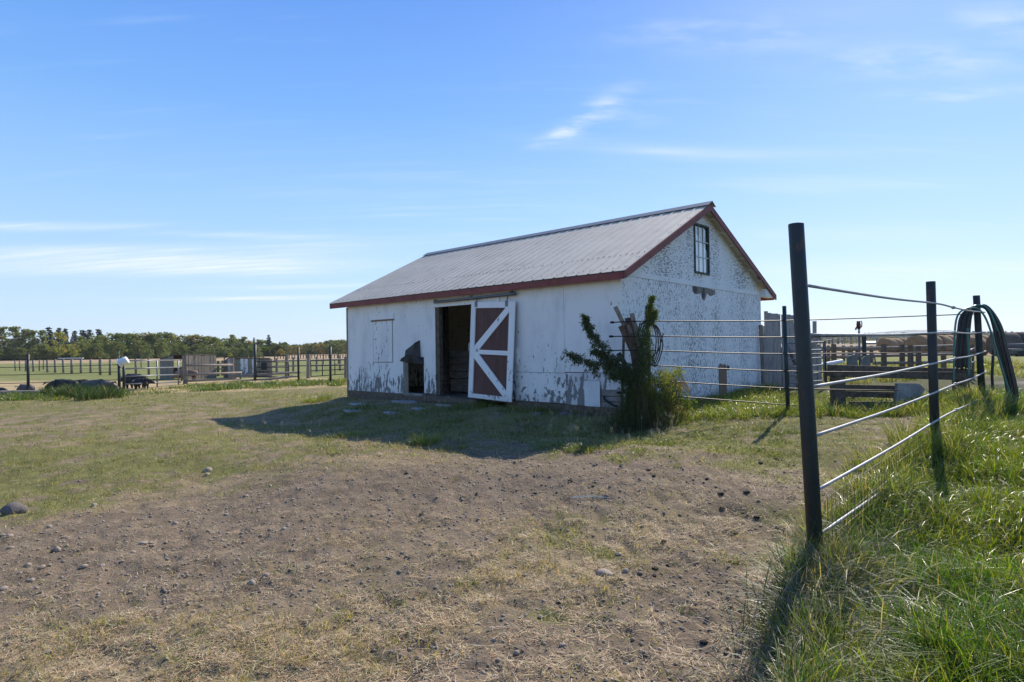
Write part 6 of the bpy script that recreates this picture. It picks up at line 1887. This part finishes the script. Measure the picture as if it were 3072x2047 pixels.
D0 = 170.0
for kind, px, yt, yb, Y, wd, lb in (
        ('aspen', 2, 983, 1078, D0, 1.3, 'pale green aspen cut by the left edge of the picture'), ('aspen', 44, 983, 1077, D0, 1.25, 'tallest airy aspen near the left edge'), ('aspen', 78, 990, 1077, D0, .8, 'thin forked aspen beside the tall one'),
        ('aspen', 98, 994, 1077, D0, 1.1, 'loose topped aspen with sky showing through'), ('aspen', 124, 993, 1077, D0, 1.0, 'grey green aspen just left of the tall spruces'), ('spruce', 148, 980, 1078, D0 + 8, 1.5, 'darkest tall spruce behind the yellow tree'),
        ('spruce', 176, 982, 1078, D0 + 10, 1.3, 'second dark spruce right of the darkest one'), ('spruce', 196, 984, 1078, D0 + 8, 1.2, 'slim dark spruce above the yellow tree'), ('spruce', 224, 991, 1078, D0 + 10, 1.3, 'shorter dark spruce before the gap'),
        ('spruce', 250, 989, 1078, D0 + 14, 1.6, 'broad dark spruce at the left of the spruce cluster'), ('spruce', 268, 988, 1078, D0 + 14, 1.6, 'middle spruce of the dark cluster'), ('spruce', 298, 986, 1078, D0 + 14, 1.5, 'spruce with a pointed tip right of the cluster'),
        ('yellow', 180, 1000, 1075, D0 - 14, 1.25, 'yellow green tree standing brightest in the left treeline'), ('yellow', 222, 1033, 1075, D0 - 16, 1.4, 'small yellowing tree with a pale trunk'),
        ('aspen', 238, 1010, 1076, D0, 1.3, 'greyish thin tree between the small yellow tree and the willows'), ('willow', 60, 1045, 1080, D0 - 5, 1.3, 'low dark understory tree at the left end'), ('willow', 120, 1035, 1079, D0 - 5, 1.4, 'rounded dark tree under the aspens'), ('willow', 20, 1040, 1080, D0 - 5, 1.4, 'low rounded dark tree at the picture edge'),
        ('willow', 150, 1040, 1079, D0 - 4, 1.2, 'round dark tree left of the yellow tree'), ('bush', 317, 1060, 1076, D0 - 40, 1.0, 'pale round bush alone before the willows'), ('bush', 443, 1047, 1076, D0 - 30, .95, 'taller grey green bush left of the shed'),
        ('bush', 493, 1049, 1076, D0 - 30, .95, 'grey green bush right behind the shed peak'), ('spruce', 807, 1004, 1068, D0 + 10, 1.25, 'lone tall spruce standing above the thin woods'), ('spruce', 762, 1012, 1067, D0 + 30, .9, 'slender spruce left of the lone tall one'),
        ('yellow', 690, 1059, 1072, D0 - 60, 2.2, 'low golden bush behind the second shed'), ('bush', 780, 1060, 1072, D0 - 60, 1.3, 'low light green bush below the lone spruce'), ('orange', 840, 1047, 1068, D0, 1.6, 'small orange tinged tree right of the lone spruce')):
    tree(kind, px, yt, yb, Y, wd, lb)
# rounded willows in one row, tops sinking to the right
wt_ = [(268, 1018), (300, 1006), (335, 1003), (370, 1003), (402, 1001), (432, 1001), (462, 1004), (492, 1002), (522, 1003), (552, 1004), (582, 1008), (612, 1010), (640, 1012), (668, 1014), (696, 1018), (250, 1030), (285, 1030), (350, 1025), (420, 1025), (480, 1028), (540, 1030), (600, 1030), (655, 1032)]
_T = ['', 'first', 'second', 'third', 'fourth', 'fifth', 'sixth', 'seventh', 'eighth', 'ninth', 'tenth', 'eleventh', 'twelfth', 'thirteenth', 'fourteenth', 'fifteenth', 'sixteenth', 'seventeenth', 'eighteenth', 'nineteenth']


def nth(k):
    if k < 20: return _T[k]
    t_, u_ = divmod(k, 10)
    w_ = ('twenty', 'thirty', 'forty')[t_ - 2]
    return w_ + '-' + _T[u_] if u_ else {'twenty': 'twentieth', 'thirty': 'thirtieth', 'forty': 'fortieth'}[w_]


for i, (px, yt) in enumerate(sorted(wt_)):
    low = yt > 1019 and px < 660
    kd = 'orange' if i in (9, 13, 16) and not low else 'willow'
    k = sum(1 for q in sorted(wt_)[:i + 1] if (q[1] > 1019 and q[0] < 660) == low)
    tree(kd, px + R.uniform(-4, 4), yt + R.uniform(-3, 2), 1078 - .012 * px, D0 + (R.uniform(-12, -6) if low else R.uniform(-4, 12)), R.uniform(.95, 1.2) if kd == 'willow' else 1.4,
         nth(k) + (' low dark tree from the left in front of the rounded row' if low else ' autumn tinted tree from the left in the rounded row' if kd == 'orange' else ' rounded willow from the left in the long row behind the pens'), 'row of rounded trees behind the pens')
for i in range(9):
    px = 600 + i * 20 + R.uniform(-5, 5)
    tree('bush', px, 1042 + R.uniform(-5, 6), 1073, D0 - 22, .95, nth(i + 1) + ' pale green shrub from the left at the foot of the treeline behind the sheds', 'shrubs at the foot of the treeline')
for i, (px, yt) in enumerate(((700, 1006), (716, 1018), (732, 1012), (748, 1024), (778, 1020), (790, 1022), (822, 1030), (836, 1034), (850, 1036))):
    tree(('aspen', 'willow', 'aspen', 'orange')[i % 4], px, yt, 1069, D0 + 25, 1.2, nth(i + 1) + ' tree from the left in the thinning wood around the lone spruce', 'thinning wood around the lone spruce')
for i in range(26):
    px = 850 + i * 8 + R.uniform(-3, 3); yt = np.interp(px, [850, 900, 960, 1040], [1040, 1036, 1026, 1020]) + R.uniform(-2, 4)
    tree(R.choice(('willow', 'aspen', 'orange')), px, yt, 1066, 250 + R.uniform(-10, 20), 1.25, nth(i + 1) + ' tree from the left in the far wood beside the barn', 'far wood left of the barn')
for i in range(30):
    px = 2452 + i * 9 + R.uniform(-3, 3)
    tree(R.choice(('spruce', 'aspen', 'spruce', 'orange')), px, R.uniform(1010, 1021), 1033, 420 + R.uniform(-20, 60), 1.1, nth(i + 1) + ' distant tree from the slab windbreak along the right horizon', 'distant trees right of the windbreak')
for i in range(20):
    px = 2985 + i * 6; yt = np.interp(px, [2985, 3010, 3030, 3060, 3200], [1008, 1000, 1004, 1002, 1000]) + R.uniform(-1, 3)
    tree(R.choice(('willow', 'aspen', 'willow')), px, yt, 1026, 330 + R.uniform(-10, 20), 1.3, nth(i + 1) + ' tree from the left in the far wood behind the slung hoses', 'far wood at the right edge')


# distant woods that read as one mass
def far_wood(name, x0, x1, D, hgt, seed, col):
    xs = np.linspace(x0, x1, 260)
    P = []; K = []
    n = 9000
    px = rng.random(n) * (x1 - x0) + x0
    hh = hgt * (.55 + .5 * fbm(px * .02, px * 0 + seed, 3, 4))
    X = []; 
    a = np.arctan((px - 1536) / FPX); dd_ = D * (1 + .04 * rng.normal(0, 1, n))
    x = np.tan(a) * dd_; y = dd_; z0 = height(x, y, False)
    z = z0 + rng.random(n) ** .7 * hh
    s = 2.2 * D / 900
    d = rng.normal(0, 1, (n, 3)) * s; e = rng.normal(0, 1, (n, 3)) * s
    Pc = np.stack([x, y, z], -1)
    V = np.stack([Pc - d, Pc + e, Pc + d, Pc - e], 1).reshape(-1, 3)
    me = bpy.data.meshes.new(name)
    me.vertices.add(len(V)); me.vertices.foreach_set('co', V.astype(np.float32).ravel())
    me.loops.add(n * 4); me.loops.foreach_set('vertex_index', np.arange(n * 4, dtype=np.int32))
    me.polygons.add(n); me.polygons.foreach_set('loop_start', (np.arange(n) * 4).astype(np.int32))
    me.update(calc_edges=True)
    K = jitter(col, n, .3, .2)
    ca = me.color_attributes.new('Col', 'FLOAT_COLOR', 'POINT')
    ca.data.foreach_set('color', np.hstack([np.repeat(K, 4, 0), np.ones((n * 4, 1))]).astype(np.float32).ravel())
    me.materials.append(M['conifer'])
    o = bpy.data.objects.new(name, me); link(o); o['kind'] = 'stuff'
    return o


far_wood('distant_wood', 2300, 3500, 900, 11, 1, (.06, .075, .035))
far_wood('distant_wood', -600, 1300, 700, 9, 4, (.06, .075, .035))
far_wood('distant_wood', 1500, 2500, 1300, 10, 7, (.06, .075, .035))


def undergrowth(name, x0, x1, D, hgt, n, col, s_=.5):
    px = rng.random(n) * (x1 - x0) + x0
    dd_ = D + rng.normal(0, 2.5, n); a = (px - 1536) / FPX
    x = a * dd_; y = dd_
    z = height(x, y, False) + rng.random(n) * hgt * (.6 + .7 * fbm(px * .03, px * 0, 2, 3))
    d = rng.normal(0, 1, (n, 3)) * s_; e = rng.normal(0, 1, (n, 3)) * s_; Pc = np.stack([x, y, z], -1)
    V = np.stack([Pc - d, Pc + e, Pc + d, Pc - e], 1).reshape(-1, 3)
    me = bpy.data.meshes.new(name)
    me.vertices.add(len(V)); me.vertices.foreach_set('co', V.astype(np.float32).ravel())
    me.loops.add(n * 4); me.loops.foreach_set('vertex_index', np.arange(n * 4, dtype=np.int32))
    me.polygons.add(n); me.polygons.foreach_set('loop_start', (np.arange(n) * 4).astype(np.int32))
    me.update(calc_edges=True)
    ca = me.color_attributes.new('Col', 'FLOAT_COLOR', 'POINT')
    ca.data.foreach_set('color', np.hstack([np.repeat(jitter(col, n, .4, .2), 4, 0), np.ones((n * 4, 1))]).astype(np.float32).ravel())
    me.materials.append(M['leaf'])
    o = bpy.data.objects.new(name, me); link(o); o['kind'] = 'stuff'


undergrowth('undergrowth', -400, 860, 178, 3.6, 15000, (.07, .085, .03), .32)
undergrowth('undergrowth', 840, 1100, 262, 3.5, 4000, (.075, .085, .035), .4)


# low hills on the right horizon
def hills():
    n = 160
    m_ = MB(); vs = []
    for k, (D, base) in enumerate(((2600, -5), (3600, 1), (5200, -5))):
        for i in range(n):
            px = 2100 + i * 9.0
            a = math.atan((px - 1536) / FPX); x = math.tan(a) * D; y = D
            env = math.exp(-((px - 2760) / 330) ** 2)
            h = 0 if k != 1 else (10 + 58 * env + 8 * float(vn(px * .012, 3.3, 2)) + 4 * float(vn(px * .05, 1.3, 3)))
            vs.append(Vector((x, y, hz(x, y) * 0 + (base if k != 1 else h))))
    fs = [(k * n + i, k * n + i + 1, (k + 1) * n + i + 1, (k + 1) * n + i) for k in range(2) for i in range(n - 1)]
    m_.raw(vs, fs)
    M['hill'] = generic('wooded_hills', (.065, .08, .04), (.11, .11, .06), .02, rough=1, bump=0)
    o = m_.build('hills', M['hill'], None, smooth=True); o['kind'] = 'structure'


hills()
# small white farm building far off behind the left bales
fbd = thing('farm_building', at(2620, 1036, 420), 'tiny white and grey farm building on the horizon left of the bales', 'building')
p = at(2618, 1037, 420)
m_ = MB(); m_.box(p + UPV * 1.0, 5.5, 3, 1.2); m_.build('wall', M['galv'], fbd)
m_ = MB(); m_.prism([p + Vector((-6, -3.4, 2.1)), p + Vector((-6, 0, 3.2)), p + Vector((-6, 3.4, 2.1))], Vector((12, 0, 0))); m_.build('roof', M['white_paint'], fbd)
m_ = MB(); m_.box(at(212, 1076, 110), 2.3, .15, .12); tag(m_.build('white_trough', M['white_paint'], None, loc=at(212, 1076, 110)), 'long white trough far off below the small yellow tree', 'trough')

# ------------------------------------------------------------------ air
hzb = MB(); hzb.box(Vector((0, 2600, 34)), 5200, 6600, 46)
mh = bpy.data.materials.new('haze_air'); mh.use_nodes = True; mh.node_tree.nodes.clear(); th = NT(mh.node_tree)
pv = th.n('ShaderNodeVolumePrincipled', {'Color': (.80, .88, 1.0), 'Density': .00014, 'Anisotropy': .2})
oh = th.n('ShaderNodeOutputMaterial'); th.put(oh.inputs['Volume'], pv.outputs[0])
HZ = hzb.build('haze', mh, None); HZ['kind'] = 'stuff'
